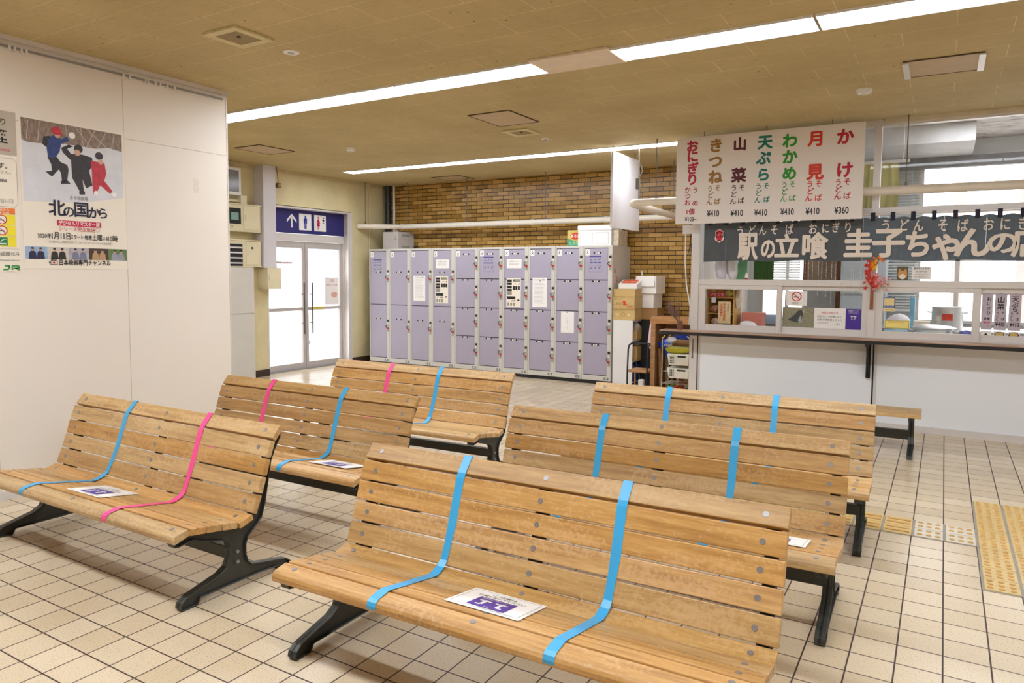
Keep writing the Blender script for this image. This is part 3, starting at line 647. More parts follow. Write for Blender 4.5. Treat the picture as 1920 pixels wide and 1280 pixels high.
# laminated notices lying on the seats
M_PURP = mat('purple_print', (74, 44, 150), .4, var=.02)
def seat_notice(cx, cy, rz, label, tilt=math.radians(-9.6), z=.3535):
    r = thing('seat_notice', label, 'notice', (cx, cy, z), rz, 'laminated seat notices'); r.rotation_euler = (tilt-PI/2, 0, rz)
    MB().box(-.1485, .1485, 0, .0012, -.105, .105).build('sheet', M_PAPER, r)
    k = MB(); 
    for q in (((-.135, -.09), (.135, -.09)), ((.135, -.09), (.135, .09)), ((.135, .09), (-.135, .09)), ((-.135, .09), (-.135, -.09))): k.strip(q, .0018, -.001)
    k.build('border', M_GREYP, r, fix=False)
    lettering(r, [('この席は', .0, .066, .020, {'sx': 1.3}), ('使用しないでください', 0, .042, .021, {'fit': .19})], M_BLACK, -.0012, .01)
    MB().rect(-.075, .075, -.078, .024, -.0012).build('purple_panel', M_PURP, r)
    k = MB(); text(k, '使用禁止ご協力ください', 0, .012, .012, y=-.002, fit=.125)
    for cx_ in (-.032, .032): k.strip([(cx_-.024, -.014), (cx_+.024, -.014)], .010, -.002).strip([(cx_, -.004), (cx_, -.054)], .013, -.002).strip([(cx_-.02 if cx_ < 0 else cx_, -.056), (cx_ if cx_ < 0 else cx_+.02, -.056)], .010, -.002)
    text(k, '距離', 0, -.069, .010, y=-.002); k.build('white_figures', M_WHITE, r, fix=False)
    lettering(r, [('ご理解とご協力をお願いいたします', .05, -.086, .008, {})], M_GREYP, -.0012)
    return r
seat_notice(-1.30, 2.073, math.radians(.5), 'white notice with purple panel on the seat of the nearest foreground bench')
seat_notice(-3.74, 2.078, math.radians(1), 'white notice with purple panel on the seat of the front-left bench')
seat_notice(-3.09, 3.135, math.radians(2), 'white notice with purple panel on second bench of the left column')
seat_notice(-.605, 3.25, math.radians(1.6), 'white notice partly hidden on the seat of the middle right bench')
# backless bench in front of the stall
r = thing('flat_bench', 'low backless wooden bench standing in front of the stall counter', 'bench', (-1.01, 6.93, 0), math.radians(.5))
for k in range(4):
    o = MB().box(-HL, HL, -.043, .043, -.03, 0).build('slat', M_SLAT, r, loc=(0, -.14+k*.0945, .362), bevel=.003, seg=2)
    for x in (-HL+.09, 0, HL-.09): MB().tube([(0, 0, -.004), (0, 0, .0015)], .011, 10).build('bolt', M_BOLT, o, loc=(x, 0, 0))
LEG = [(-.19, .332), (.19, .332), (.19, .30), (.05, .285), (.04, .15), (.06, .09), (.22, .04), (.235, 0), (.17, 0), (.16, .02), (-.16, .02), (-.17, 0), (-.26, 0), (-.25, .03), (-.06, .09), (-.04, .15), (-.05, .285), (-.19, .30)]
for x in (-HL+.07, HL-.07): cast_frame(LEG).build('side_frame', M_IRON, r, loc=(x, 0, 0))
MB().box(-HL+.07, HL-.07, -.02, .02, .12, .2).build('beam', M_IRON, r)
# ================================================================ COIN LOCKERS
LX0, LP, LY, LT = -8.194, .4342, 9.056, 1.90
M_PLINTH_SHADE = mat('black_plinth_and_gap_shade', (30, 30, 34), .4)  # plinth black, also the painted shade in the door gaps
def make_locker(nd, label):
    r = thing('coin_locker', label, 'locker', (0, LY, 0), 0, 'coin locker columns')
    W = LP-.003
    MB().box(.0, W, .02, .64, .05, LT).box(0, W, 0, .02, LT-.03, LT).box(0, W, 0, .02, .05, .118).box(0, .02, 0, .02, .118, LT-.03).box(.368, W, 0, .02, .118, LT-.03).build('body', M_LOCKGREY, r, bevel=.0015)
    MB().box(.02, .368, .016, .02, .118, LT-.03).build('door_gap_shade', M_PLINTH_SHADE, r)  # black sheet added behind the doors so their gaps read as shadow
    MB().box(0, LP, .012, .64, 0, .05).build('plinth', M_PLINTH_SHADE, r)
    MB().box(.33, .40, -.002, .0, .067, .10).build('base_plate', M_GREYP, r); MB().tube([(.365, -.006, .083), (.365, 0, .083)], .010, 10).build('base_lock', M_ALU, r)
    z0, z1 = .122, 1.867; H = (z1-z0)/nd
    for k in range(nd):
        a, b = z0+k*H, z0+(k+1)*H
        d = MB().box(0, .342, 0, .012, .0055, H-.0055).build('door', M_LILAC, r, loc=(.023, .003, a), bevel=.002)
        top = k == nd-1
        zl = H-.02 if nd == 4 and not top else (H-.065 if nd == 4 else (H-.345 if top else H-.235))
        cx = .17 if not top or nd == 2 else .185
        pl = MB().box(-.058, .058, -.0015, 0, -.011, .011).build('number_plate', M_BLACK, d, loc=(cx, 0, zl))
        MB().box(-.03, .03, -.0022, -.0015, -.0105, .0105).build('white_field', M_PAPER, pl)
        k_ = MB(); text(k_, '400' if nd == 4 else '600', 0, 0, .022, bold=.02, y=-.003); k_.build('lettering', M_BLACK, pl, fix=False)
        zt = (b-.09) if nd == 4 else (b-.30 if top else b-.235)
        lk = MB().box(-.023, .023, -.004, 0, -.215, 0).build('lock_plate', mat('warm_grey_lock_plate', (186, 180, 166), .4, .2), r, loc=(.402, 0, zt), bevel=.001)
        MB().box(-.018, .018, -.0055, -.004, -.045, -.014).build('number_label', M_BLACK, lk)
        MB().tube([(0, -.010, -.072), (0, -.004, -.072)], .017, 12).build('coin_return', M_ALU, lk)
        MB().tube([(0, -.016, -.155), (0, -.004, -.155)], .0155, 12).build('red_lock', mat('red_plastic', (204, 36, 40), .35), lk)
        MB().tube([(-.014, -.02, -.150), (-.03, -.026, -.118), (-.012, -.018, -.098)], .006, 6).build('key_tag', M_BLACK, lk)
        MB().tube([(0, -.008, -.192), (0, -.004, -.192)], .009, 8).build('keyhole', M_GREYP, lk)
    st = MB().box(0, .066, 0, .0012, 0, .085).build('sticker', M_PAPER, r, loc=(.03, .001, 1.768))
    MB().strip([(.018, .055), (.048, .018)], .006, -.001).strip([(.048, .055), (.018, .018)], .006, -.001).disc(.033, .065, .006, y=-.001).rect(.004, .018, .088, .098, -.001).rect(.048, .062, .088, .098, -.001).build('crossed_mark', M_BLACK, st, fix=False)
    return r
LKL = ['leftmost lilac locker column, beside the entrance wall', 'second locker column from the left, two tall doors and no papers', 'third locker column from left, tall doors with a long white notice', 'fourth locker column from left, tall doors with a black and cream plate',
 'fifth locker column from left, four plain lilac doors', 'sixth locker column from left, four doors with blue printed instructions', 'seventh locker column from left, four doors with white card and instruction plate',
 'eighth locker column from left, four doors with a long white notice', 'ninth locker column from left, four doors with a blank white sheet on the third', 'rightmost lilac locker column, with a bare grey side panel']
L2 = make_locker(2, ''); L4 = make_locker(4, '')
LK = []
for i in range(10):
    s_ = L2 if i < 4 else L4
    o = s_ if i in (0, 4) else copy_tree(s_)
    o.location.x = LX0+i*LP; o['label'] = LKL[i]; LK.append(o)
M_INDIGO = mat('indigo_print', (60, 58, 140), .5)
def use_label(lk, z):
    q = MB().rect(.09, .27, z+.085, z+.10, 0)
    for k in range(3): q.rect(.095+k*.06, .145+k*.06, z+.0, z+.014, 0).strip([(.105+k*.06, z+.04), (.135+k*.06, z+.05+.01*k)], .008)
    for k in range(3): q.strip([(.11+k*.06, z-.07), (.135+k*.06, z-.06+.01*k)], .009)
    q.strip([(.09, z-.03), (.27, z-.03)], .002).strip([(.09, z-.12), (.27, z-.12)], .002).strip([(.09, z-.03), (.09, z-.12)], .002).strip([(.27, z-.03), (.27, z-.12)], .002)
    q.build('printed_instructions', M_INDIGO, lk, loc=(0, .0015, 0), fix=False)
use_label(LK[0], 1.63); use_label(LK[5], 1.66); use_label(LK[9], 1.66)
def on_lock(i, x, z): return (LX0+i*LP+x, LY+.0012, z)
def plate(i, z, label):
    r = sheet('instruction_plate', label, 'instruction plate', .245, .42, on_lock(i, .185, z), 0, M_CREAMP, group='locker instruction plates')
    r.location.y = LY+.0012
    q = MB()
    for k in range(4): q.rect(-.11, -.03, .19-k*.045, .155+.035-.045*k-.034+.0, -.001)
    for k in range(3): q.rect(-.012+k*.042, .022+k*.042, .04, .098, -.001)
    q.rect(-.11, .03, -.10, -.055, -.001).disc(-.08, -.125, .008, y=-.001).strip([(-.04, -.13), (-.015, -.115)], .01, -.001).strip([(.0, -.13), (.025, -.11)], .012, -.001).strip([(.02, .12), (.04, .13)], .01, -.001).strip([(.08, .115), (.1, .135)], .012, -.001).rect(.065, .10, -.12, -.10, -.001)
    q.build('black_print', M_BLACK, r, fix=False)
    q = MB().rect(-.015, .112, .155, .195, -.001).rect(-.11, -.03, -.04, .018, -.001)
    for k in range(3): q.rect(-.105+k*.047, -.072+k*.047, -.195, -.145, -.001)
    q.build('grey_print', mat('warm_grey_print', (150, 144, 130), .5), r, fix=False)
    return r
plate(3, 1.255, 'black and cream instruction plate on the fourth locker column from the left'); plate(6, 1.235, 'black and cream instruction plate on the seventh locker column from the left')
def notice(i, x, z, w_, h_, label, head, n):
    r = sheet('paper_notice', label, 'notice', w_, h_, on_lock(i, x, z), 0, M_PAPER, group='paper notices on the lockers')
    its = [(head, 0, h_/2-.03, .026, {'fit': w_*.75})]
    lettering(r, its, M_GREYP, -.001, .01)
    if n:
        q = MB(); rnd = random.Random(i)
        for k in range(n):
            zz = h_/2-.06-k*(h_-.1)/n; q.rect(-w_*.36, w_*rnd.uniform(.2, .38), zz-.003, zz, -.001)
        q.build('text_lines', mat('faint_grey_print', (176, 168, 172), .5), r, fix=False)
    return r
notice(2, .18, 1.27, .235, .40, 'long white notice on the third locker column from the left', 'コインロッカー使用約款', 17)
notice(7, .185, 1.245, .235, .42, 'long white notice on the eighth locker column from the left', 'コインロッカー使用約款', 17)
notice(3, .20, 1.655, .25, .135, 'small white card above the instruction plate of the fourth locker column', 'お知らせ', 4); notice(6, .19, 1.655, .25, .13, 'small white card on the top door of the seventh locker column', 'お知らせ', 4)
nb = sheet('paper_notice', 'nearly blank white sheet on the ninth locker column third door', 'notice', .205, .30, on_lock(8, .20, .835), 0, M_PAPER, group='paper notices on the lockers')
lettering(nb, [(c_, 0, .06-.035*k, .022, {}) for k, c_ in enumerate('故障中です')], mat('faint_blue_grey', (170, 174, 196), .5), -.001)
lk9 = LX0+10*LP
sk = sheet('side_sticker', 'small round red sticker on the grey side of the rightmost locker', 'sticker', .07, .10, (lk9-.0015, LY+.16, 1.44), PI/2, mat('pinkish_sticker', (206, 170, 170), .5)); MB().ring(0, 0, .028, .008, -.001).build('red_ring', M_RED, sk, fix=False)
sk = sheet('side_sticker', 'small square pinkish sticker above the round one on the locker side', 'sticker', .06, .05, (lk9-.0015, LY+.09, 1.56), PI/2, mat('mauve_sticker', (176, 130, 140), .5)); lettering(sk, [('非常', 0, 0, .03, {})], M_WHITE, -.001)
# on top of the lockers
bx = thing('control_box', 'grey steel control box with vent slots on top of the leftmost lockers', 'box', (-7.76, 9.28, LT))
MB().box(-.33, 0, 0, .42, .004, .29).build('body', mat('light_grey_steel_box', (196, 188, 184), .4, var=.02), bx, bevel=.004)
vs_ = MB()
for k in range(7): vs_.box(0, .002, .1+k*.03, .118+k*.03, .215, .255).box(0, .002, .1+k*.03, .118+k*.03, .03, .06)
vs_.build('vent_slots', M_GREYP, bx); MB().tube([(-.06, -.006, .17), (-.06, 0, .17)], .008, 8).tube([(-.05, -.004, .2), (-.05, 0, .2)], .008, 8).build('lock', M_BLACK, bx)
MB().tube([(0, .4, .05), (.06, .42, .06), (.09, .44, .01), (.05, .46, .005)], .008, 6).build('cable', M_BLACK, bx)
gc = thing('noodle_carton', 'green and yellow printed carton half hidden behind the foam box on the lockers', 'carton', (-4.50, 9.34, LT))
MB().box(-.18, .035, 0, .26, 0, .235).build('body', mat('yellow_green_carton', (214, 190, 96), .6), gc, bevel=.003)
MB().poly([(-.18, .0), (.035, 0), (.035, .08), (-.02, .07), (-.18, .12)], -.001).build('green_band', mat('teal_green_print', (70, 160, 120), .5), gc)
MB().disc(-.05, .15, .084, .05, -.0015, 24).build('red_oval', mat('orange_red_print', (214, 66, 30), .5), gc)
lettering(gc, [('茶そば', -.05, .15, .055, {})], M_CREAMP, -.0025, .02); lettering(gc, [('北海道', -.07, .05, .055, {})], mat('pale_green_print', (170, 220, 170), .5), -.0025, .02)
fb = thing('foam_box', 'white polystyrene foam box with lid on top of the lockers', 'foam box', (-4.20, 9.22, LT))
M_FOAM = mat('white_foam', (246, 244, 242), .6, var=.01)
MB().box(-.255, .25, .005, .36, 0, .215).build('body', M_FOAM, fb, bevel=.008, seg=2); MB().box(-.262, .257, 0, .365, .217, .29).build('lid', M_FOAM, fb, bevel=.01, seg=2)
q = MB()
for a in (-.22, .02): q.frame(a, a+.19, -.001, .006, .03, .19, .004)
q.build('moulded_panel', mat('foam_shadow_edge', (226, 222, 220), .6), fb)
ob = thing('carton', 'beige carton with dark blotches beside the foam box on the lockers', 'carton', (-3.90, 9.26, LT))
MB().box(-.035, .045, 0, .32, 0, .22).build('body', mat('blotchy_beige_carton', (206, 190, 166), .7, var=.25, scale=18), ob, bevel=.004)
# ================================================================ STORAGE CORNER
sh = thing('white_shelf_unit', 'white chipboard shelf unit stuffed with cartons right of the lockers', 'shelf unit', (-3.69, 9.06, 0))
MB().box(-.14, .14, 0, .02, 0, .895).build('side_panel', M_WHITE, sh); MB().box(-.14, .14, .58, .60, 0, .895).build('side_panel', M_WHITE, sh)
MB().box(-.14, -.125, .02, .58, 0, .895).build('back_panel', M_WHITE, sh)
for z in (.05, .33, .61, .875): MB().box(-.125, .14, .02, .58, z, z+.018).build('shelf', M_WHITE, sh)
def carton(label, x, y, z, wx, wy, h, rz=0, m=None, flap=True, name='carton', g='cartons in the storage corner', cat='carton'):
    r = thing(name, label, cat, (x, y, z), rz, g)
    MB().box(-wx/2, wx/2, -wy/2, wy/2, 0, h).build('body', m or M_CARTON, r, bevel=.004)
    if flap: MB().box(-wx/2-.002, wx/2+.002, -wy/2-.002, wy/2+.002, h-.012, h+.002).build('top_flap', m or M_CARTON, r)
    return r
T0 = .895
c1 = carton('brown carton with two punched holes, lowest on the white shelf unit', -3.69, 9.22, T0, .32, .28, .145, 0, mat('tan_cardboard', (204, 172, 112), .7))
MB().tube([(-.085, -.142, .075), (-.085, -.139, .075)], .012, 12).tube([(.07, -.142, .075), (.07, -.139, .075)], .012, 12).build('punched_hole', M_CREAMP, c1)
q = MB().ring(-.005, .075, .028, .005, -.1415); q.build('round_stamp', mat('brown_print', (150, 110, 60), .5), c1, fix=False)
c2 = carton('tan carton with orange flower print, middle of the stack on the shelf unit', -3.69, 9.21, T0+.148, .315, .28, .165, 0, mat('tan_cardboard', (204, 172, 112)))
lettering(c2, [('しまの', -.09, .075, .045, {}), ('MADE IN JAPAN', .09, .05, .016, {}), ('青果', -.11, .135, .02, {})], mat('brown_print', (120, 90, 50)), -.142)
q = MB().disc(.01, .095, .02, y=-.142).disc(.02, .065, .03, .012, -.142); q.build('orange_flower', mat('orange_red_print', (214, 66, 30)), c2, fix=False)
lettering(c2, [('北海道産', .09, .03, .022, {})], mat('orange_red_print', (214, 66, 30)), -.142)
c3 = carton('flat tan carton under the orange-topped box', -3.69, 9.22, T0+.316, .31, .27, .10, 0, mat('tan_cardboard', (204, 172, 112)))
c4 = thing('white_orange_box', 'white box with an orange printed lid, tilted on the carton stack', 'box', (-3.665, 9.24, T0+.42), .05, 'cartons in the storage corner'); 
MB().box(-.135, .125, -.10, .12, 0, .075).build('body', M_PAPER, c4, bevel=.003)
MB().prism([(-.103, .052), (-.09, .062), (.10, .125), (.12, .125), (.12, .06)], -.14, .13, 'x').build('lid', M_PAPER, c4, bevel=.003)
o = MB().add([(-.11, -.076, .0695), (.10, -.076, .0695), (.10, .085, .123), (-.11, .085, .123)], [(0, 1, 2, 3)]).build('orange_label', mat('orange_label_print', (232, 90, 40), .5), c4)
k_ = MB(); text(k_, '送り状在中', 0, 0, .05, .01, fit=.16); o2 = k_.build('lettering', M_PAPER, c4, loc=(0, -.005, .096), rot=(math.radians(-71.5), 0, 0), fix=False)
wb1 = carton('white box, lower of the pair leaning by the brick wall', -3.47, 9.48, 1.055, .24, .26, .19, -.12, M_PAPER)
wb2 = thing('open_white_box', 'larger white box with a hanging flap, upper of the pair by the brick wall', 'box', (-3.46, 9.46, 1.25), -.12, 'cartons in the storage corner')
MB().box(-.15, .15, -.13, .15, 0, .24).build('body', M_PAPER, wb2, bevel=.003); MB().prism([(-.135, .24), (-.15, .10), (-.143, .10), (-.128, .24)], -.152, .13, 'x').build('flap', M_PAPER, wb2)
MB().box(-.05, .10, -.1345, -.1335, .216, .228).build('print', mat('pale_blue_print', (170, 180, 210), .5), wb2)
wb0 = carton('dark tan carton under the white boxes, beside the wooden desk', -3.425, 9.48, T0+.005, .22, .26, .15, 0, mat('dark_tan_cardboard', (170, 128, 80), .7))
MB().box(-.11, .11, -.13, .13, -.9, -.002).build('hidden_crate', mat('black_crate', (28, 28, 30), .6), wb0)
pl_ = thing('wooden_pole', 'pale pole sticking up behind the orange-topped box', 'pole', (-3.60, 9.62, .9))
MB().tube([(0.02, 0, 0), (-.06, .03, .66)], .016, 10).build('shaft', mat('pale_pole', (226, 214, 190), .5), pl_, smooth=True)
# contents of the shelf (open side faces right)
for z, h, lb in ((.628, .17, 'tan carton under a clear bag on the upper shelf'), (.348, .19, 'tan carton on the middle shelf of the white unit')):
    carton(lb, -3.64, 9.30, z, .22, .30, h, .05, mat('tan_cardboard', (204, 172, 112)))
pb = thing('plastic_bag', 'crumpled clear plastic bag draped over the upper shelf carton', 'bag', (-3.585, 9.24, .78), 0, 'plastic bags in the storage corner')
MB().blob((0, 0, 0), (.075, .10, .09), 3, .10).build('film', M_PLASTIC, pb, smooth=True)
pb = thing('plastic_bag', 'grey crumpled plastic bag on top of the middle shelf carton', 'bag', (-3.60, 9.25, .575), 0, 'plastic bags in the storage corner')
MB().blob((0, 0, 0), (.08, .10, .035), 5, .15).build('film', mat('dull_grey_film', (150, 146, 140), .3, alpha=.85), pb, smooth=True)
cr = thing('blue_crate', 'dark blue plastic crate on the lowest shelf of the white unit', 'crate', (-3.63, 9.3, .07))
MB().box(-.1, .1, -.2, .2, 0, .22).build('body', mat('dark_blue_crate', (24, 54, 120), .4), cr, bevel=.01)
dk_ = thing('dustpan', 'black and white dustpan leaning at the foot of the shelf unit', 'dustpan', (-3.44, 9.1, 0))
MB().tube([(.0, .0, .09), (-.09, .05, .34)], .012, 8).build('handle', M_BLACK, dk_); MB().box(-.03, .05, -.02, .03, .0, .11).build('pan', M_PAPER, dk_, bevel=.01)
# wooden desk
ds = thing('wooden_desk', 'orange plywood desk standing against the stall beside the cartons', 'desk', (-2.79, 8.62, 0))
MB().box(-.36, .36, 0, .46, .90, .975).build('desk_top', M_WOOD, ds, bevel=.004)
MB().box(-.35, -.29, .01, .05, 0, .90).build('leg', M_WOOD, ds, bevel=.003); MB().box(-.33, -.30, .05, .45, 0, .90).build('side_panel', M_WOOD, ds)
MB().box(-.33, .34, .43, .45, .5, .90).build('back_rail', M_WOOD, ds); MB().box(.30, .34, .0, .45, 0, .90).build('side_panel', M_WOOD, ds)
ch = thing('folding_chair', 'small chair with black tube frame and wooden seat left of the desk', 'chair', (-3.29, 8.72, 0))
MB().box(-.13, .13, -.14, .14, .27, .30).build('seat', M_WOOD, ch, bevel=.006)
for x in (-.13, .13):
    MB().tube([(x, -.15, 0), (x, -.15, .27), (x, -.13, .56), (x, -.10, .61), (x, .0, .63)], .011, 8).build('tube_frame', M_BLACK, ch, smooth=True); MB().tube([(x, .13, 0), (x, .13, .28)], .011, 8).build('leg', M_WOOD, ch)
MB().tube([(-.13, 0, .63), (.13, 0, .63)], .011, 8).build('top_bar', M_BLACK, ch)
pk = thing('pink_bag', 'pale pink and white plastic bag hanging behind the chair', 'bag', (-3.22, 8.95, .55))
MB().lathe([(.05, .0), (.075, .06), (.05, .3), (.02, .38), (.01, .42)], 10).build('film', mat('pale_pink_film', (226, 196, 214), .35, alpha=.95), pk, smooth=True)
# under the desk
ft = thing('folded_table', 'folded wooden table boards stored under the desk', 'folding table', (-2.93, 8.76, 0))
for k, (x, dx) in enumerate(((-.12, .0), (-.05, .01), (.02, 0), (.09, -.01))): MB().box(x, x+.03, -.02+dx, .22, 0, .58-.03*k).build('board', M_WOOD if k in (0, 3) else mat('brown_board', (120, 84, 44), .6), ft, rot=(0, .03*(k-1.5), 0))
bt = thing('blue_tarp', 'crumpled bright blue tarpaulin with eyelets on the boards under the desk', 'tarpaulin', (-2.87, 8.70, .62))
MB().blob((0, 0, .0), (.15, .09, .11), 11, .22, 16, 10).blob((.09, .06, .10), (.10, .07, .09), 4, .2).blob((-.02, .02, -.10), (.08, .07, .09), 8, .2).build('folded_sheet', mat('royal_blue_tarp', (22, 62, 170), .35, var=.2, scale=14), bt, smooth=True)
MB().ring(-.06, .02, .018, .008, -.11).build('eyelet', M_ALU, bt, fix=False)
wr = thing('wire_rack', 'chrome wire rack holding crates beneath the counter end', 'rack', (-2.72, 8.36, 0))
q = MB()
for x in (-.13, .2):
    for y in (-.12, .12): q.tube([(x, y, 0), (x, y, .76), (x+(.03 if x < 0 else -.03), y, .79)], .008, 8)
q.build('post', mat('chrome_tube', (190, 188, 184), .2, .9), wr, smooth=True)
for z in (.06, .22, .36, .66):
    q = MB()
    for k in range(6): q.tube([(-.13, -.12+k*.048, z), (.2, -.12+k*.048, z)], .003, 5)
    q.tube([(-.13, -.12, z), (-.13, .12, z)], .004, 5).build('wire_shelf', mat('chrome_tube', (190, 188, 184)), wr)
def basket(label, z, h):
    r = thing('plastic_basket', label, 'basket', (-2.66, 8.34, z), .0, 'white baskets on the wire rack')
    MB().prism([(-.10, 0), (.13, 0), (.14, h), (-.13, h)], -.11, .11, 'y').build('shell', mat('offwhite_plastic', (226, 222, 208), .4), r, bevel=.004)
    k = MB()
    for a in range(3):
        for b in range(4): k.rect(-.09+a*.018, -.078+a*.018, .02+b*.022, .034+b*.022, -.1115)
    k.rect(-.0, .10, h-.035, h-.015, -.1115); k.build('slots', M_BLACK, r, fix=False); return r
basket('off-white slotted basket, upper on the wire rack', .445, .13); basket('off-white slotted basket, lower on the wire rack', .29, .12)
yb = thing('yellow_bag', 'mustard yellow cloth bag lying on the upper basket', 'bag', (-2.69, 8.34, .615)); MB().blob((0, 0, 0), (.15, .08, .045), 2, .12).build('cloth', mat('mustard_cloth', (176, 166, 20), .6), yb, smooth=True)
ro = thing('paper_roll', 'brown wrapped roll lying on top of the wire rack', 'roll', (-2.66, 8.36, .70)); MB().tube([(-.10, 0, 0), (.14, 0, 0)], .04, 12).build('roll', mat('brown_board', (120, 84, 44)), ro); MB().blob((-.10, -.03, .03), (.06, .05, .04), 3, .2).build('film', M_PLASTIC, ro, smooth=True)
bk = thing('red_book_pile', 'small red and green packets at the foot of the wire rack', 'packets', (-2.68, 8.34, .065))
for k, (x, m) in enumerate(((-.10, 'leaf_green_print'), (-.05, 'orange_red_print'), (0, 'red_plastic'), (.06, 'brown_board'))): MB().box(x, x+.035, -.1, .1, 0, .12-.01*k).build('packet', MATS.get(m) or mat('leaf_green_print', (90, 140, 60)), bk)
# ================================================================ FOOD STALL FRONT
XL = -2.33; XE = XR
S(MB().box(-2.40, XE, YS+.02, YS+.06, .067, .88).build('wall_stall', mat('pale_grey_laminate', (238, 240, 244), .35, var=.012, scale=1.4)))
S(MB().box(-2.42, XE, YS, YS+.065, 0, .067).build('baseboard_stall', M_ALU))
S(MB().box(-2.42, -2.36, YS+.07, 10.4, 0, CEIL+.15).build('wall_stall_side', M_PANEL))
ps = MB().box(-2.416, XL, YS-.005, YS+.07, 0, CEIL)
ps.box(-.64, -.576, YS-.004, YS+.07, .90, CEIL)
S(ps.build('trim_7', M_ALU))
S(MB().box(-.580, -.566, YS+.012, YS+.03, .067, .88).box(XL, XL+.008, YS+.01, YS+.03, .067, .88).build('trim_8', M_BLACK))
S(MB().box(-.566, -.54, YS+.014, YS+.03, .067, .88).box(XL+.008, XL+.03, YS+.014, YS+.03, .067, .88).build('trim_9', M_ALU))
rr = MB().box(XL, XE, YS, YS+.07, 1.40, 1.463).box(XL, XE, YS, YS+.07, 2.10, 2.17).box(XL, XE, YS, YS+.07, 2.945, CEIL).box(XL, XE, YS-.01, YS+.08, .88, .905)
S(rr.build('trim_10', M_ALU, bevel=.002))
S(MB().box(-.55, XE, YS-.03, YS+.0, 2.97, CEIL).build('trim_11', mat('cream_angle', (214, 202, 180), .5)))
def sash(n, x0, x1, y, z0, z1, st=.055, sr=.055, tb=.065, tt=.045):
    r = bpy.data.objects.new('window_%d' % n, None); COL.objects.link(r); S(r); r.location = (0, y, 0)
    MB().box(x0, x0+st, -.015, .015, z0, z1).box(x1-sr, x1, -.015, .015, z0, z1).box(x0+st, x1-sr, -.015, .015, z1-tt, z1).box(x0+st, x1-sr, -.015, .015, z0, z0+tb).build('sash', M_ALU, r, bevel=.002)
    MB().box(x0+st, x1-sr, -.003, .003, z0+tb, z1-tt).build('pane', M_GLASS, r); return r
sash(1, XL, -1.452, YS+.022, .905, 1.40, .075, .053); sash(2, -1.50, -.64, YS+.05, .905, 1.40, .048, .055)
sash(3, -.576, .292, YS+.022, .905, 1.40, .062, .062); sash(4, .285, 1.15, YS+.05, .905, 1.40, .01, .06); sash(5, 1.1, 2.0, YS+.022, .905, 1.40); sash(6, 1.95, XE, YS+.05, .905, 1.40)
def pane(n, x0, x1, z0, z1):
    S(MB().box(x0, x1, YS+.03, YS+.036, z0, z1).build('window_%d' % n, M_GLASS))
pane(7, XL, -.64, 1.463, 2.10); pane(8, -.576, XE, 1.463, 2.10); pane(9, XL, -.64, 2.17, 2.945); pane(10, -.576, XE, 2.17, 2.945)
ct = thing('stall_counter', 'long narrow wood-topped counter with black edge along the food stall', 'counter', (0, 7.6, .862))
MB().prism([(-2.69, .06), (-2.64, 0), (XE, 0), (XE, .285), (-2.69, .285)], 0, .038, 'z').build('counter_top', m_wood('worn_counter_laminate', (168, 118, 84), (140, 92, 62), (196, 152, 118), .1), ct)
MB().prism([(-2.693, .06), (-2.643, -.005), (XE, -.005), (XE, .0), (-2.64, 0.0), (-2.69, .062)], -.002, .03, 'z').build('front_edge', M_BLACK, ct)
for x in (-.615, 1.3): MB().box(x-.015, x+.015, .0, .285, -.03, 0).prism([(.02, 0), (.285, 0), (.285, -.34), (.255, -.34)], x-.006, x+.006, 'x').box(x-.02, x+.02, .27, .287, -.36, 0).build('bracket', M_BLACK, ct)
hk = thing('metal_hook', 'small steel hook rod hanging on the stall corner post under the counter', 'hook', (-2.375, YS-.01, .8))
MB().tube([(0, 0, 0), (-.003, -.004, -.2)], .005, 8).tube([(-.003, -.004, -.2), (-.003, -.004, -.215)], .01, 8).build('rod', M_ROD, hk)
# dried flowers, white cable
df = thing('dried_flowers', 'bunch of dried purple-brown stems leaning at the left end of the counter', 'dried flowers', (-2.50, 7.8, .90))
MB().lathe([(.028, 0), (.034, .03), (.026, .09), (.03, .1)], 14).build('holder', mat('brown_clay', (120, 80, 60), .5), df, smooth=True)
q = MB(); q2 = MB(); rnd = random.Random(5)
for k in range(16):
    a = rnd.uniform(-1, 1); e = (-.10+a*.08, rnd.uniform(-.05, .05), .26+rnd.uniform(-.05, .07))
    q.tube([(0, 0, .05), (e[0]*.5, e[1]*.5, e[2]*.6), e], .002, 4)
    for j in range(4): t = .7+.1*j; q2.blob((e[0]*t, e[1]*t, e[2]*t*.98+.005), (.007, .007, .010), k*7+j, .2, 5, 4)
q.build('stem', mat('dry_stem', (120, 90, 70), .7), df)['kind'] = 'stuff'; q2.build('seed_head', mat('dusty_purple', (126, 92, 104), .8), df)['kind'] = 'stuff'
wc = thing('white_cable', 'white cable hanging from a small bracket left of the stall post', 'cable', (-2.50, 7.93, 2.0))
MB().tube([(0, 0, .0), (.0, 0, -.35), (.02, 0, -.6), (.07, 0, -.85), (.06, 0, -1.05)], .007, 8).build('cord', M_WHITE, wc, smooth=True)
MB().box(-.03, .09, -.02, .02, -.04, .06).build('bracket', M_ALU, wc); MB().tube([(.06, 0, -.04), (.05, -.01, -.2), (.03, -.01, -.28), (.075, -.01, -.26), (.06, 0, -.14)], .006, 6).build('black_tie', M_BLACK, wc)
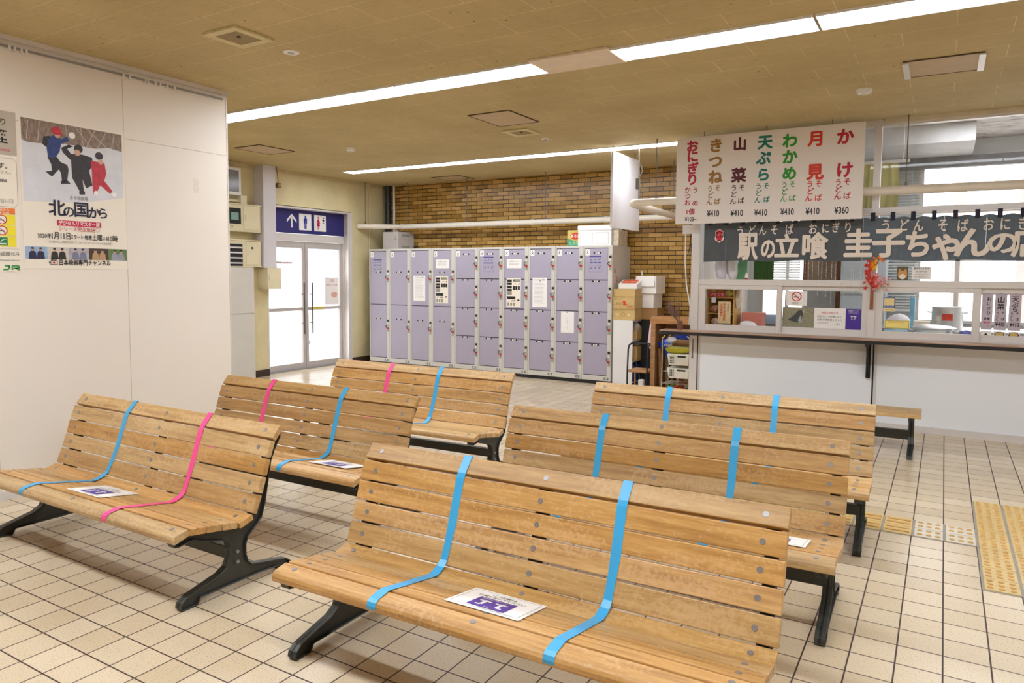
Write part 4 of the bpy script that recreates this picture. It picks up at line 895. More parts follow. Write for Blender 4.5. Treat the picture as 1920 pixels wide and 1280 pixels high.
# ================================================================ MENU BOARD
mb_ = thing('menu_board', 'large white hanging menu board with coloured Japanese dish names and prices', 'menu board', (-1.61, 7.62, 2.505))
MB().box(-.91, .91, 0, .02, -.455, .455).build('board', mat('offwhite_menu_board', (232, 224, 220), .35, var=.008, scale=1), mb_, bevel=.002)
MC = {'crimson': (158, 16, 62), 'ochre': (158, 112, 44), 'maroon': (88, 20, 34), 'teal': (14, 118, 108), 'green': (40, 150, 36), 'vermilion': (214, 52, 24), 'scarlet': (186, 14, 46)}
for n_, L_, P_ in MENU:
    q = MB()
    for t_, x, z, s_ in L_: text(q, t_, x, z, s_*1.04, .042 if s_ > .09 else .02, -.0015, slant=0)
    q.build(n_+'_lettering', mat(n_+'_print', MC[n_], .5, var=.02), mb_, fix=False)
q = MB()
for n_, L_, P_ in MENU: text(q, P_[0], P_[1], P_[2], P_[3]*1.05, .02, -.0015, fit=.125)
q.build('price_lettering', M_BLACK, mb_, fix=False)
for x in (-.62, .01, .62): MB().tube([(x, .01, .45), (x, .01, CEIL-2.505)], .004, 6).build('hook', M_ROD, mb_)
# ================================================================ NOREN CURTAINS
def fold(x, z=0): return .005*math.sin(x*31+.6)+.002*math.sin(x*67)-.003*math.cos(x*15)
M_NOR = mat('slate_grey_noren_cloth', (86, 90, 94), .85, var=.1, scale=7); M_NOR2 = mat('blue_grey_noren_cloth', (98, 108, 118), .85, var=.1, scale=7); M_LOOP = mat('dark_navy_loop', (40, 42, 60), .8)
M_NTX = mat('cream_noren_print', (234, 222, 210), .7, var=.01)
def noren(label, x0, x1, slits, loops, m, items):
    r = thing('shop_curtain', label, 'curtain', (0, 7.80, 0), 0, 'split shop curtains')
    ed = [x0]+slits+[x1]
    for a, b in zip(ed[:-1], ed[1:]):
        a += .0003; b -= .0003; nx = max(2, int((b-a)/.018)); nz = 6; vs = []; fs = []
        for j in range(nz+1):
            for i in range(nx+1):
                x = a+(b-a)*i/nx; t = j/nz; zb = 1.655+.006*math.sin(x*9)
                vs.append((x, fold(x)*(.4+.6*t), 2.062+.008*math.cos((x-x0)*2*PI/.17)*(t == 0)-(2.062-zb)*t))
        for j in range(nz):
            for i in range(nx): k = j*(nx+1)+i; fs.append((k, k+1, k+nx+2, k+nx+1))
        MB().add(vs, fs).build('cloth_panel', m, r, smooth=True)
    for x in loops:
        MB().box(x-.019, x+.019, -.018, -.012, 2.035, 2.115).box(x-.019, x+.019, .012, .018, 2.035, 2.115).box(x-.019, x+.019, -.018, .018, 2.109, 2.115).build('loop', M_LOOP, r)
    q = MB()
    for t_, x, z, s_, sx in items: text(q, t_, x, z, s_, .035 if s_ > .2 else .018, -.012, sx=sx)
    q.build('lettering', M_NTX, r, fix=False)
    return r
SX = [.68, .68, 1.0, .92, .92, .98, .9, .9, 1.05, 1.2, 1.0]
itb = [(t, x, z, s, SX[i]) for i, (t, x, z, s) in enumerate(NBIG)]; its = [(t, x, z, s, .72) for t, x, z, s in NSM]
lps1 = [-2.19+.1735*k for k in range(9)]; lps2 = [-.618+.1695*k for k in range(13)]
n1 = noren('slate grey split curtain with red emblem, partly under the menu board', -2.255, -.703, [-2.025-.0, -1.607, -1.18], lps1, M_NOR, itb[:4]+its[:9])
n2 = noren('blue-grey split curtain with cream lettering right of the menu board', -.70, 1.5, [-.373, -.025, .302, .64, .97], lps2, M_NOR2, itb[5:]+its[9:])
q = MB(); t_, x, z, s, sx = itb[4]; text(q, t_, x, z, s, .035, -.012, sx=sx); q.build('lettering', M_NTX, n1, fix=False)
q = MB()
for dx, dz, a in ((0, .045, .021), (-.024, .03, .02), (.024, .03, .02), (0, 0, .042), (-.018, -.03, .03), (.018, -.03, .03), (0, -.052, .022)): q.disc(-2.088+dx, 1.93+dz, a, a*1.15, fold(-2.088)-.0045)
q.build('emblem_outline', M_NTX, n1, fix=False)
q = MB()
for s_ in (-1, 0, 1):
    q.ring(-2.088+s_*.023, 1.975-abs(s_)*.017, .016, .008, fold(-2.088)-.0065).poly([(-2.088+s_*.024-.004, 1.96-abs(s_)*.015), (-2.088+s_*.024+.004, 1.96-abs(s_)*.015), (-2.088+s_*.017+.009, 1.89), (-2.088+s_*.012, 1.868), (-2.088+s_*.017-.009, 1.89)], fold(-2.088)-.0065)
q.build('red_emblem', M_RED, n1, fix=False)
rd = thing('curtain_rod', 'thin metal rod carrying both shop curtains', 'rod', (0, 7.80, 2.098)); MB().tube([(-2.26, 0, 0), (1.55, 0, 0)], .0095, 10).build('rod', M_ALU, rd, smooth=True)
for x in (-2.25, -.61, 1.5): MB().box(x-.01, x+.01, 0, .09, -.012, .012).build('bracket', M_ALU, rd)
# bead strands hung in front of the left windows
bd = MB(); rnd = random.Random(9)
for k in range(20):
    x = -1.48+k*.042+rnd.uniform(-.012, .012); zb = rnd.uniform(1.30, 1.44) if k % 3 else rnd.uniform(1.12, 1.3); y = 7.845+rnd.uniform(-.01, .01)
    bd.tube([(x, y, 2.08), (x, y, zb)], .0008, 3, False)
    z = 1.66
    while z > zb: bd.lathe([(.001, .006), (.0042, 0), (.001, -.006)], 6, (x, y, z)); z -= rnd.uniform(.018, .05)
bdm = mat('clear_crystal_bead', (240, 244, 250), .05, alpha=.75)
o = bd.build('bead_curtain', bdm); tag(o, 'strands of clear crystal beads hanging before the left stall windows', 'bead curtain'); o['kind'] = 'stuff'
b2 = MB()
for x in (-2.27,): 
    z = 2.05
    while z > 1.47: b2.lathe([(.001, .006), (.006, 0), (.001, -.006)], 6, (x, 7.86, z)); z -= .016
o = b2.build('bead_strand', bdm); tag(o, 'single strand of clear beads at the left edge of the stall window', 'bead strand'); o['kind'] = 'stuff'
# autumn leaves in a wall holder
mp = thing('maple_decoration', 'artificial autumn maple and cherry sprig on a wooden stick on the stall post', 'decoration', (-.607, 7.86, 1.18))
MB().box(-.014, .014, -.012, .012, 0, .235).build('stick', mat('reddish_wood_stick', (150, 84, 40), .45), mp, bevel=.002)
tw = MB()
tw.tube([(0, -.01, .22), (.0, -.03, .35), (.06, -.04, .5)], .003, 5).tube([(0, -.01, .22), (-.03, -.03, .4), (-.02, -.03, .52)], .003, 5).tube([(0, -.01, .22), (.08, -.03, .28), (.14, -.03, .24)], .003, 5)
tw.build('twig', mat('dark_twig', (70, 40, 36), .6), mp)
def star(q, c, r, rnd):
    n = Vector((rnd.uniform(-.5, .5), -1, rnd.uniform(-.5, .5))).normalized(); a = n.cross(Vector((0, 0, 1))).normalized(); b = a.cross(n); a0 = rnd.uniform(0, 6.3); vs = []
    for k in range(10): rr_ = r if k % 2 == 0 else r*.38; t = a0+PI*k/5; vs.append(tuple(Vector(c)+(a*math.cos(t)+b*math.sin(t))*rr_+n*(.004 if k % 2 else 0)))
    q.add(vs, [tuple(range(10))])
for nm_, cl_, cs, n_, r_ in (('red_leaves', (206, 40, 24), [(-.03, .36, .04, .10), (0, .28, .05, .05)], 54, .025), ('orange_leaves', (244, 130, 20), [(.0, .42, .035, .07), (.07, .50, .04, .03)], 40, .024), ('yellow_leaves', (246, 206, 40), [(.02, .42, .03, .05)], 18, .02), ('pink_blossom', (226, 140, 140), [(.08, .27, .06, .05), (.03, .30, .05, .05)], 64, .018)):
    q = MB(); rnd = random.Random(len(nm_)*3)
    for k in range(n_):
        c = cs[k % len(cs)]; star(q, (c[0]+rnd.gauss(0, c[2]*.6), -.035+rnd.uniform(-.03, .02), c[1]+rnd.gauss(0, c[3]*.6)), r_*rnd.uniform(.7, 1.15), rnd)
    q.build(nm_, mat(nm_, cl_, .6, var=.15, scale=20), mp, fix=False)['kind'] = 'stuff'
# ================================================================ SIGNS ON THE STALL GLASS
def gsign(name, label, cat, x0, x1, z0, z1, m=None, y=YS+.03, **kw): return sheet(name, label, cat, x1-x0, z1-z0, ((x0+x1)/2, y-.003, (z0+z1)/2), 0, m, **kw)
ns = gsign('no_smoking_sign', 'small white no-smoking sign inside the second stall window', 'sign', -1.415, -1.21, 1.195, 1.35, M_PAPER, YS+.044)
q = MB().ring(0, .018, .05, .010, -.001).strip([(-.034, .052), (.034, -.016)], .009, -.0012); q.build('red_ring', M_RED, ns, fix=False)
q = MB().rect(-.03, .028, .008, .018, -.0008); q.build('cigarette', M_BLACK, ns, fix=False)
lettering(ns, [('全席禁煙です', 0, -.05, .022, {'fit': .10}), ('ご協力ください', 0, -.068, .012, {'fit': .07})], M_BLACK, -.001)
dg_ = gsign('photo_print', 'photograph of a dark rocky hill in dry grass, taped low in the second stall window', 'photo', -1.445, -1.14, .972, 1.178, mat('dry_grass_photo', (142, 138, 112), .5, var=.3, scale=70), YS+.044)
MB().poly([(-.10, -.03), (-.03, .03), (0, .07), (.035, .075), (.05, .04), (.03, -.06), (-.02, -.05)], -.0008).build('dark_shape', mat('dark_slate_print', (66, 68, 66), .5, var=.3, scale=60), dg_)
MB().poly([(.0, -.03), (.03, .03), (.04, -.05), (.015, -.06)], -.0012).build('pale_shape', mat('pale_slate_print', (160, 166, 170), .5), dg_)
cn = gsign('closure_notice', 'white handwritten closure notice with red heading in the second stall window', 'notice', -1.135, -.842, .972, 1.178, M_PAPER, YS+.044)
lettering(cn, [('休業のお知らせ', 0, .055, .026, {'fit': .155})], M_RED, -.001)
lettering(cn, [('新型コロナの影響により、', 0, .018, .022, {'fit': .235}), ('当面の間休業とさせて', 0, -.015, .022, {'fit': .235}), ('いただきます。', -.06, -.048, .022, {'fit': .11}), ('店主', .08, -.055, .02, {})], M_BLACK, -.001)
pc = gsign('purple_card', 'purple card with white figures at the right of the closure notice', 'card', -.840, -.700, .968, 1.176, M_PURP, YS+.044)
q = MB()
for c_ in (-.014, .014): q.strip([(c_-.014, .03), (c_+.014, .03)], .008, -.001).strip([(c_, .032), (c_, .006)], .009, -.001)
q.rect(-.022, .022, -.004, 0, -.001); text(q, '距離をとって', 0, .085, .016, y=-.001); text(q, 'ご利用ください', 0, .065, .014, y=-.001); q.build('white_print', M_WHITE, pc, fix=False)
ms = gsign('yellow_blue_sticker', 'cream sticker with blue frame at the left of the third stall window', 'sticker', -.505, -.405, 1.165, 1.30, mat('cream_yellow_sticker', (236, 214, 150), .5), YS+.016)
q = MB(); q.rect(-.05, .05, -.035, -.012, -.001); 
for a, b, c_, d in ((-.05, -.044, -.035, .0675), (.044, .05, -.035, .0675), (-.05, .05, .061, .0675)): q.rect(a, b, c_, d, -.001)
q.build('blue_frame', mat('deep_blue_print', (40, 84, 170), .5), ms, fix=False); lettering(ms, [('はじょめ', 0, -.0235, .018, {'fit': .08})], M_WHITE, -.002, .02); lettering(ms, [('ご利用いただけます', 0, -.052, .012, {'fit': .085})], M_GREYP, -.001)
yn = gsign('yellow_note', 'yellow wavy-edged note with red writing low in the third stall window', 'note', -.487, -.275, 1.0, 1.08, mat('soft_yellow_note', (246, 226, 130), .5), YS+.016)
q = MB()
for (a, b) in (((-.1, -.036), (.1, -.036)), ((.1, -.036), (.1, .036)), ((.1, .036), (-.1, .036)), ((-.1, .036), (-.1, -.036))): q.strip([a, b], .003, -.001)
q.build('olive_outline', mat('olive_print', (90, 100, 30), .5), yn, fix=False); lettering(yn, [('カウンターでどうぞ', -.01, .022, .02, {'fit': .14})], mat('orange_red_print', (214, 66, 30)), -.001)
ctp = gsign('photo_card', 'small photo card of an orange and white cat above the stall rail', 'photo', -.40, -.305, 1.468, 1.60, mat('dark_olive_photo', (92, 88, 58), .5), YS+.026)
MB().disc(0, -.015, .040, .042, -.001).poly([(-.038, .005), (-.03, .05), (-.008, .025)], -.001).poly([(.038, .005), (.03, .05), (.008, .025)], -.001).build('cat_head', mat('cat_orange', (220, 160, 90), .6), ctp, fix=False)
MB().disc(0, -.03, .026, .026, -.0018).build('white_muzzle', mat('cat_cream', (236, 228, 210), .6), ctp, fix=False)
MB().disc(-.016, -.008, .004, y=-.0025).disc(.016, -.008, .004, y=-.0025).disc(0, -.026, .004, .003, -.0025).build('cat_eyes', M_BLACK, ctp, fix=False)
hr = gsign('opening_hours_card', 'white opening hours card behind the upper stall glass', 'card', -.275, -.115, 1.478, 1.60, M_PAPER, YS+.026)
lettering(hr, [('圭子ちゃんそば', 0, .042, .022, {'fit': .125})], M_BLACK, -.001, .02); lettering(hr, [('営業時間', 0, .014, .020, {'fit': .09}), ('AM 8時30分から', 0, -.014, .014, {'fit': .11}), ('PM 6時30分まで', 0, -.038, .014, {'fit': .11})], M_GREYP, -.001)
# menu strips in the right window
mbk = mat('strip_lilac_grey', (196, 184, 196), .45); 
def mstrip(label, x, col1, body, price, pic, wd=.092):
    r = gsign('menu_strip', label, 'menu strip', x-wd/2, x+wd/2, 1.02, 1.345, mbk, YS+.044, group='menu strips in the stall window')
    its = []
    if pic: its += [(body[0], 0, .115, .062, {}), (body[1], 0, .052, .056, {})]
    if len(body) == 3: its = [(body[0], 0, .125, .055, {}), (body[1], 0, .075, .05, {}), (body[2], 0, .03, .05, {})]
    if pic: its += [('う', -.022, -.008, .026, {}), ('ど', -.022, -.036, .026, {}), ('ん', -.024, -.064, .026, {}), ('そ', .02, -.004, .026, {}), ('ば', .02, -.06, .028, {})]
    else: its += [(c_, .012, .12-.043*k, .038, {}) for k, c_ in enumerate('おにぎり')]+[('各種', 0, -.06, .024, {})]
    lettering(r, its, M_BLACK, -.001, .025); 
    if pic: lettering(r, [('¥410', 0, -.108, .05, {'fit': .07})], M_BLACK, -.001, .03)
    else: lettering(r, [('¥103', .0, -.095, .028, {'fit': .05})], M_RED, -.001, .03); lettering(r, [('~', .01, -.125, .03, {})], M_BLACK, -.001)
    p_ = MB().box(-wd/2, wd/2, -.0005, .001, -.245, -.175).build('picture_field', M_PAPER, r)
    q = MB()
    if pic: q.disc(0, -.207, .041, .03, -.0015).build('bowl', mat('dark_bowl_print', (60, 30, 20), .4), r); MB().disc(0, -.204, .032, .022, -.002).build('soup', mat('noodle_yellow', (206, 180, 100), .5, var=.3, scale=60), r)
    else: q.poly([(-.035, -.235), (.03, -.235), (0, -.19)], -.0015).build('rice_ball', M_BLACK, r)
    cr_ = MB(); text(cr_, str(col1), 0, 0, .026, .03, -.001); cr_.ring(0, 0, .019, .0022, -.001, 20); cr_.build('number_circle', M_BLACK, r, loc=(0, 0, .188), fix=False)
    return r
mstrip('menu strip numbered 7 with rice ball, leftmost in the right stall window', .345, 7, 'おに', None, False, .085)
mstrip('menu strip numbered 6 with a yellow bowl in the right stall window', .448, 6, '山菜', 1, True)
mstrip('menu strip numbered 5 beside the right edge of the view', .556, 5, '天ぷら', 1, True)
mb2 = thing('menu_rail', 'grey strip behind the circled numbers above the menu strips', 'rail', (.75, YS+.041, 1.373)); MB().box(-.455, .25, 0, .004, -.03, .03).build('rail', mbk, mb2)
# ================================================================ INSIDE THE STALL
M_SHOPW = mat('pale_stall_plaster', (226, 228, 226), .6, var=.04, scale=2)
wl = MB().box(-2.36, -2.2, 10.4, 10.5, 0, 3.2).box(-1.5, -.33, 10.4, 10.5, 0, 3.2).box(-2.2, -1.5, 10.4, 10.5, 0, .9).box(-2.2, -1.5, 10.4, 10.5, 2.4, 3.2)
wl.box(-.33, XR, 10.4, 10.5, 0, .93).box(-.33, XR, 10.4, 10.5, 2.98, 3.2)
S(wl.build('wall_stall_back', M_SHOPW))
k = N('peeling_white_ceiling_paint'); v = k.coord(scale=(1, 2.5, 1)); n_ = k.noise(v, 5, 6, .7)
k.col(k.ramp(n_, [(.36, lin((150, 140, 134))), (.44, lin((214, 206, 200))), (.6, lin((236, 230, 224)))])); k.b.inputs['Roughness'].default_value = .7
S(MB().box(-2.36, XR, YS+.07, 10.5, 3.16, 3.26).build('ceiling_stall', k.m))
S(MB().box(-2.36, .22, 9.2, 10.4, 2.96, 3.16).build('trim_12', mat('grey_white_beam', (208, 204, 200), .5)))
S(MB().box(-2.36, XR, 10.3, 10.4, 2.83, 2.96).build('trim_13', mat('dusty_grey_lintel', (150, 148, 148), .6, var=.12, scale=10)))
wb = bpy.data.objects.new('window_11', None); COL.objects.link(wb); S(wb)
q = MB().box(-.33, -.27, 10.38, 10.46, .93, 2.98).box(-.27, XR, 10.38, 10.46, .93, .97).box(-.27, XR, 10.38, 10.46, 2.94, 2.98)
for x in (.10, 1.0, 1.9, 2.8): q.box(x, x+.05, 10.39, 10.45, .97, 1.72)
q.box(-.27, XR, 10.39, 10.45, 1.70, 1.76)
q.build('frame', M_ALU, wb); MB().box(-.27, XR, 10.415, 10.42, .97, 2.94).build('pane', M_GLASS, wb)
wb = bpy.data.objects.new('window_12', None); COL.objects.link(wb); S(wb)
MB().frame(-2.2, -1.5, 10.39, 10.46, .9, 2.4, .04).box(-1.87, -1.83, 10.4, 10.45, .94, 2.36).build('frame', M_ALU, wb); MB().box(-2.16, -1.54, 10.415, 10.42, .94, 2.36).build('pane', M_GLASS, wb)
def blind(label, x0, x1, z0, z1, y, pitch=.034, cl=(222, 222, 218)):
    r = thing('venetian_blind', label, 'blind', ((x0+x1)/2, y, z0), 0); W = (x1-x0)/2; n = int((z1-z0)/pitch); q = MB()
    for i in range(n): z = i*pitch+.01; q.add([(-W, -.012, z-.010), (W, -.012, z-.010), (W, .012, z+.010), (-W, .012, z+.010)], [(0, 1, 2, 3)])
    o = q.build('slats', mat('blind_slat', cl, .45), r, fix=False); sd = o.modifiers.new('t', 'SOLIDIFY'); sd.thickness = .0008
    MB().box(-W, W, -.02, .02, z1-z0, z1-z0+.04).box(-W, W, -.012, .012, -.015, 0).build('rail', M_WHITE, r)
    MB().tube([(-W*.6, -.016, 0), (-W*.6, -.016, z1-z0)], .002, 4).tube([(W*.4, -.016, 0), (W*.4, -.016, z1-z0)], .002, 4).build('cord', M_WHITE, r)
blind('white venetian blind half lowered over the left rear stall window', -2.18, -1.68, 1.34, 2.36, 10.36)
blind('grey venetian blind narrow strip left of the big rear window', -.62, -.30, 1.08, 2.84, 10.34, .036, (198, 198, 194))
# timber screen and pale cupboards on the rear wall
dr = thing('timber_frame_door', 'brown timber framed sliding door on the rear wall of the stall', 'door', (-1.42, 10.37, .05))
MB().frame(-.22, .24, -.02, .02, 0, 2.3, .05).build('frame', mat('red_brown_timber', (150, 96, 62), .5), dr); MB().box(-.17, .19, -.005, .005, .05, 1.28).build('panel', mat('frosted_pale_panel', (206, 208, 208), .4), dr)
MB().box(-.17, .19, -.01, .01, 1.33, 2.25).build('upper_panel', mat('brown_mottled_panel', (182, 156, 132), .6, var=.2, scale=9), dr)
fr_ = thing('fridge', 'tall pale grey refrigerator against the rear wall of the stall', 'fridge', (-.86, 10.0, 0))
MB().box(-.27, .24, 0, .36, 0, 2.25).build('body', mat('pale_blue_grey_enamel', (204, 210, 214), .3, var=.01), fr_, bevel=.01); MB().box(-.27, .24, -.02, 0, .05, 1.25).box(-.27, .24, -.02, 0, 1.28, 2.22).build('door', mat('pale_blue_grey_enamel', (204, 210, 214)), fr_, bevel=.006); MB().box(.16, .19, -.05, -.02, .9, 1.2).build('handle', M_GREYP, fr_)
# left part: shelf case with packets
M_TAN = mat('tan_case_board', (206, 160, 74), .5)
cs = thing('display_case', 'tan shelf case packed with packets behind the first stall window', 'shelf case', (-2.14, 8.12, .9))
MB().box(-.16, -.145, 0, .3, 0, .46).box(.135, .15, 0, .3, 0, .44).box(-.16, .15, .29, .3, 0, .44).build('case', M_TAN, cs); MB().box(-.145, .135, 0, .29, .0, .01).box(-.145, .135, 0, .29, .17, .18).box(-.145, .135, 0, .29, .35, .36).build('shelf', M_TAN, cs)
cg = thing('cream_sign', 'cream card with orange vertical writing on the front of the shelf case', 'card', (-2.095, 8.10, 1.09)); MB().box(-.068, .07, 0, .003, -.12, .125).build('sheet', mat('cream_buff_card', (230, 204, 152), .5), cg)
q = MB()
for k_, c_ in enumerate('手打そば道産粉'): text(q, c_, .0, .095-.029*k_, .03, .02, -.001)
for k_, c_ in enumerate('北海道幌加'): text(q, c_, -.033, .085-.029*k_, .028, .02, -.001)
q.build('orange_lettering', mat('orange_red_print', (214, 66, 30)), cg, fix=False); q = MB()
for k_, c_ in enumerate('営業中'): text(q, c_, .042, .085-.03*k_, .026, .01, -.001)
q.build('grey_lettering', M_GREYP, cg, fix=False)
def packet(name, label, cat, x, y, z, wx, wy, h, m, rz=0, bag=False, seed=1, txt=None):
    r = thing(name, label, cat, (x, y, z), rz)
    if bag: MB().blob((0, 0, h/2), (wx/2, wy/2, h/2), seed, .12).build('film', m, r, smooth=True)
    else: MB().box(-wx/2, wx/2, -wy/2, wy/2, 0, h).build('body', m, r, bevel=.003)
    if txt: lettering(r, [(txt, 0, h*.5, h*.8, {'fit': wx*.8})], M_WHITE, -wy/2-.001, .02)
    return r
M_RPK = mat('bright_red_packet', (200, 34, 44), .4)
packet('red_box', 'flat red box on top of the shelf case in the first stall window', 'box', -2.17, 8.22, 1.345, .20, .16, .035, M_RPK)
packet('red_label_strip', 'red strip with white lettering on the top shelf of the case', 'label', -2.18, 8.10, 1.268, .19, .012, .05, M_RPK, txt='ひとくち')
packet('snack_bag', 'crumpled clear and red snack bag on the middle shelf of the case', 'bag', -2.22, 8.19, 1.08, .10, .10, .09, mat('reddish_film', (206, 140, 110), .35, var=.35, scale=30), bag=True, seed=4)
packet('snack_bag', 'olive snack bag beside the reddish one in the shelf case', 'bag', -2.14, 8.2, 1.08, .08, .10, .09, mat('olive_film', (150, 150, 96), .35, var=.3, scale=30), bag=True, seed=6)
packet('snack_bag', 'white and red snack bag on the lowest shelf of the case', 'bag', -2.20, 8.18, .91, .12, .10, .12, mat('white_red_film', (220, 180, 166), .35, var=.4, scale=34), bag=True, seed=9)
packet('price_card', 'small white card on the shelf case upright', 'card', -2.22, 8.11, 1.20, .05, .003, .06, M_PAPER)
packet('yellow_bag', 'yellow-green plastic bag on top of the shelf case', 'bag', -2.06, 8.2, 1.262, .13, .13, .09, mat('yellow_green_film', (196, 190, 90), .3, var=.2, scale=20), bag=True, seed=2)
packet('rolled_papers', 'white and brown rolled papers hanging on the right side of the case', 'papers', -1.96, 8.16, 1.13, .07, .10, .24, mat('white_brown_papers', (226, 206, 180), .5, var=.25, scale=16), bag=True, seed=12)
packet('salmon_crate', 'salmon pink plastic crate behind the first stall window', 'crate', -1.83, 8.35, .90, .22, .22, .19, mat('salmon_plastic', (206, 120, 100), .45))
packet('white_bag', 'crumpled white plastic bag in front of the salmon crate', 'bag', -1.83, 8.08, .90, .20, .12, .11, mat('white_film', (236, 232, 234), .3, var=.05), bag=True, seed=3)
packet('black_phone', 'small black device lying beside the crumpled white bag', 'device', -1.69, 8.05, .905, .07, .06, .03, M_BLACK)
packet('pale_blue_tub', 'pale blue plastic tub near the bright rear window', 'tub', -1.80, 9.1, .93, .22, .3, .11, mat('pale_blue_plastic', (190, 214, 240), .4))
packet('brown_jar', 'small brown jar right of the pale blue tub', 'jar', -1.56, 9.0, .93, .08, .08, .10, mat('brown_jar', (130, 84, 64), .4))
# inner front counter and worktops
ic = thing('inner_counter', 'stainless worktop just behind the stall windows', 'worktop', (0, 8.0, 0)); MB().box(-2.34, XR-.02, .0, .55, .86, .9).build('top', mat('steel_worktop', (186, 186, 184), .3, .6), ic); MB().box(-2.34, XR-.02, .02, .53, 0, .86).build('body', M_SHOPW, ic)
rc = thing('rear_worktop', 'stainless worktop under the rear stall windows', 'worktop', (0, 9.0, 0)); MB().box(-2.3, 3.3, .0, .75, .89, .93).build('top', mat('steel_worktop', (186, 186, 184)), rc); MB().box(-2.3, 3.3, .02, .73, 0, .89).build('body', mat('dull_steel_cupboard', (150, 152, 152), .4, .4), rc)
M_SS = mat('polished_stainless', (224, 222, 218), .28, .6, var=.03)
def pot(label, x, y, z, r_, h, lid):
    t = thing('stock_pot', label, 'pot', (x, y, z), 0)
    MB().lathe([(r_*.97, 0), (r_, .01), (r_, h-.006), (r_*1.05, h), (r_*1.05, h+.006), (r_*.98, h+.004)], 36).build('body', M_SS, t, smooth=True)
    if lid: MB().lathe([(r_*1.14, h+.006), (r_*1.16, h+.014), (r_*.9, h+.03), (r_*.3, h+.042), (.001, h+.044)], 36).build('lid', M_SS, t, smooth=True)
    for s_ in (-1, 1): MB().tube([(s_*r_, -.05, h*.75), (s_*(r_+.04), -.04, h*.77), (s_*(r_+.04), .04, h*.77), (s_*r_, .05, h*.75)], .006, 8).build('handle', M_SS, t, smooth=True)
    return t
pot('wide stainless pot with domed lid just inside the third stall window', -.075, 8.32, .90, .17, .085, True)
tpot = pot('tall stainless stock pot with red label behind the wide lidded pot', .04, 9.28, .93, .15, .24, False)
MB().box(-.05, .05, -.153, -.148, .10, .17).build('red_label', mat('orange_red_print', (214, 66, 30)), tpot)
packet('blue_bottle', 'tall light blue bottle at the rear worktop beside the grey blind', 'bottle', -.30, 9.3, .93, .05, .05, .34, mat('sky_blue_bottle', (130, 196, 224), .3))
packet('blue_tray', 'light blue tray behind the yellow note in the third stall window', 'tray', -.40, 8.12, .90, .20, .16, .07, mat('clear_blue_tray', (150, 200, 230), .3))
packet('clear_bag', 'white plastic bag mounded behind the yellow note', 'bag', -.38, 8.25, .93, .22, .14, .20, mat('white_film', (236, 232, 234)), bag=True, seed=7)
packet('blue_cloth', 'dark blue and white cloth bundle right of the wide pot', 'cloth', .20, 8.2, .90, .12, .12, .09, mat('navy_white_cloth', (90, 90, 150), .8, var=.6, scale=26), bag=True, seed=8)
packet('white_packets', 'white and orange packets stacked between the two pots', 'packets', -.20, 9.12, .93, .16, .12, .09, mat('white_orange_packet', (240, 222, 200), .5, var=.12))
# things standing on the rail above the first windows
packet('white_bag', 'white plastic bag with lilac print above the first stall window rail', 'bag', -2.13, 8.05, 1.44, .13, .10, .34, mat('white_lilac_film', (226, 220, 230), .35, var=.06), bag=True, seed=10)
packet('white_bag', 'pale translucent plastic bag right of the lilac bag on the shelf', 'bag', -2.01, 8.08, 1.44, .12, .10, .34, mat('white_film', (236, 232, 234)), bag=True, seed=14)
packet('green_packet', 'green and yellow packet leaning beside the pale bags', 'packet', -1.93, 8.16, 1.44, .12, .02, .24, mat('green_yellow_packet', (120, 190, 140), .5, var=.25))
us = thing('upper_shelf', 'thin tan shelf behind the rail of the upper left stall glass', 'shelf', (-2.1, 8.02, 1.42)); MB().box(-.23, .48, 0, .2, 0, .015).build('board', M_TAN, us)
gp = thing('green_curtain', 'deep green curtain panel hanging inside the left part of the stall', 'curtain', (-1.80, 8.6, 1.46)); q = MB().prism([(-.10+.02*k, .012*(k % 2)) for k in range(12)]+[(.12-.02*k, .012*(k % 2)+.004) for k in range(12)], 0, .94, 'z'); q.build('cloth', mat('deep_green_cloth', (66, 120, 50), .7), gp); MB().tube([(0, 0, .93), (0, 0, 1.70)], .006, 6).build('hanging_rod', M_ALU, gp)
fg = thing('figurine', 'tiny white and red figurine standing on the shelf rail', 'figurine', (-1.86, 8.08, 1.435)); MB().lathe([(.022, 0), (.026, .02), (.012, .04)], 12).build('red_base', M_RED, fg, smooth=True); MB().lathe([(.014, .04), (.020, .06), (.012, .085), (.005, .10), (.001, .104)], 12).build('white_body', mat('ivory_white', (240, 232, 214), .4), fg, smooth=True)
# apron hanging high inside
ap = thing('hanging_apron', 'pale yellow-green plastic apron hanging high behind the upper stall glass', 'apron', (-.66, 8.6, 2.19))
for a, b in ((-.16, -.02), (.0, .20)):
    nx = 12; vs = []; fs = []
    for j in range(9):
        for i in range(nx+1): t = j/8; x = a+(b-a)*i/nx; vs.append((x*(1+.25*t*(1-t)), .012*math.sin(i*1.3+t*2), .50*(1-t)))
    for j in range(8):
        for i in range(nx): k = j*(nx+1)+i; fs.append((k, k+1, k+nx+2, k+nx+1))
    MB().add(vs, fs).build('cloth', mat('pale_olive_film', (206, 200, 140), .4, var=.1), ap, smooth=True)
MB().box(-.26, .30, -.012, .012, .50, .53).tube([(-.2, 0, .52), (-.2, 0, .97)], .003, 5).tube([(.24, 0, .52), (.24, 0, .97)], .003, 5).build('hanger_bar', M_WHITE, ap)
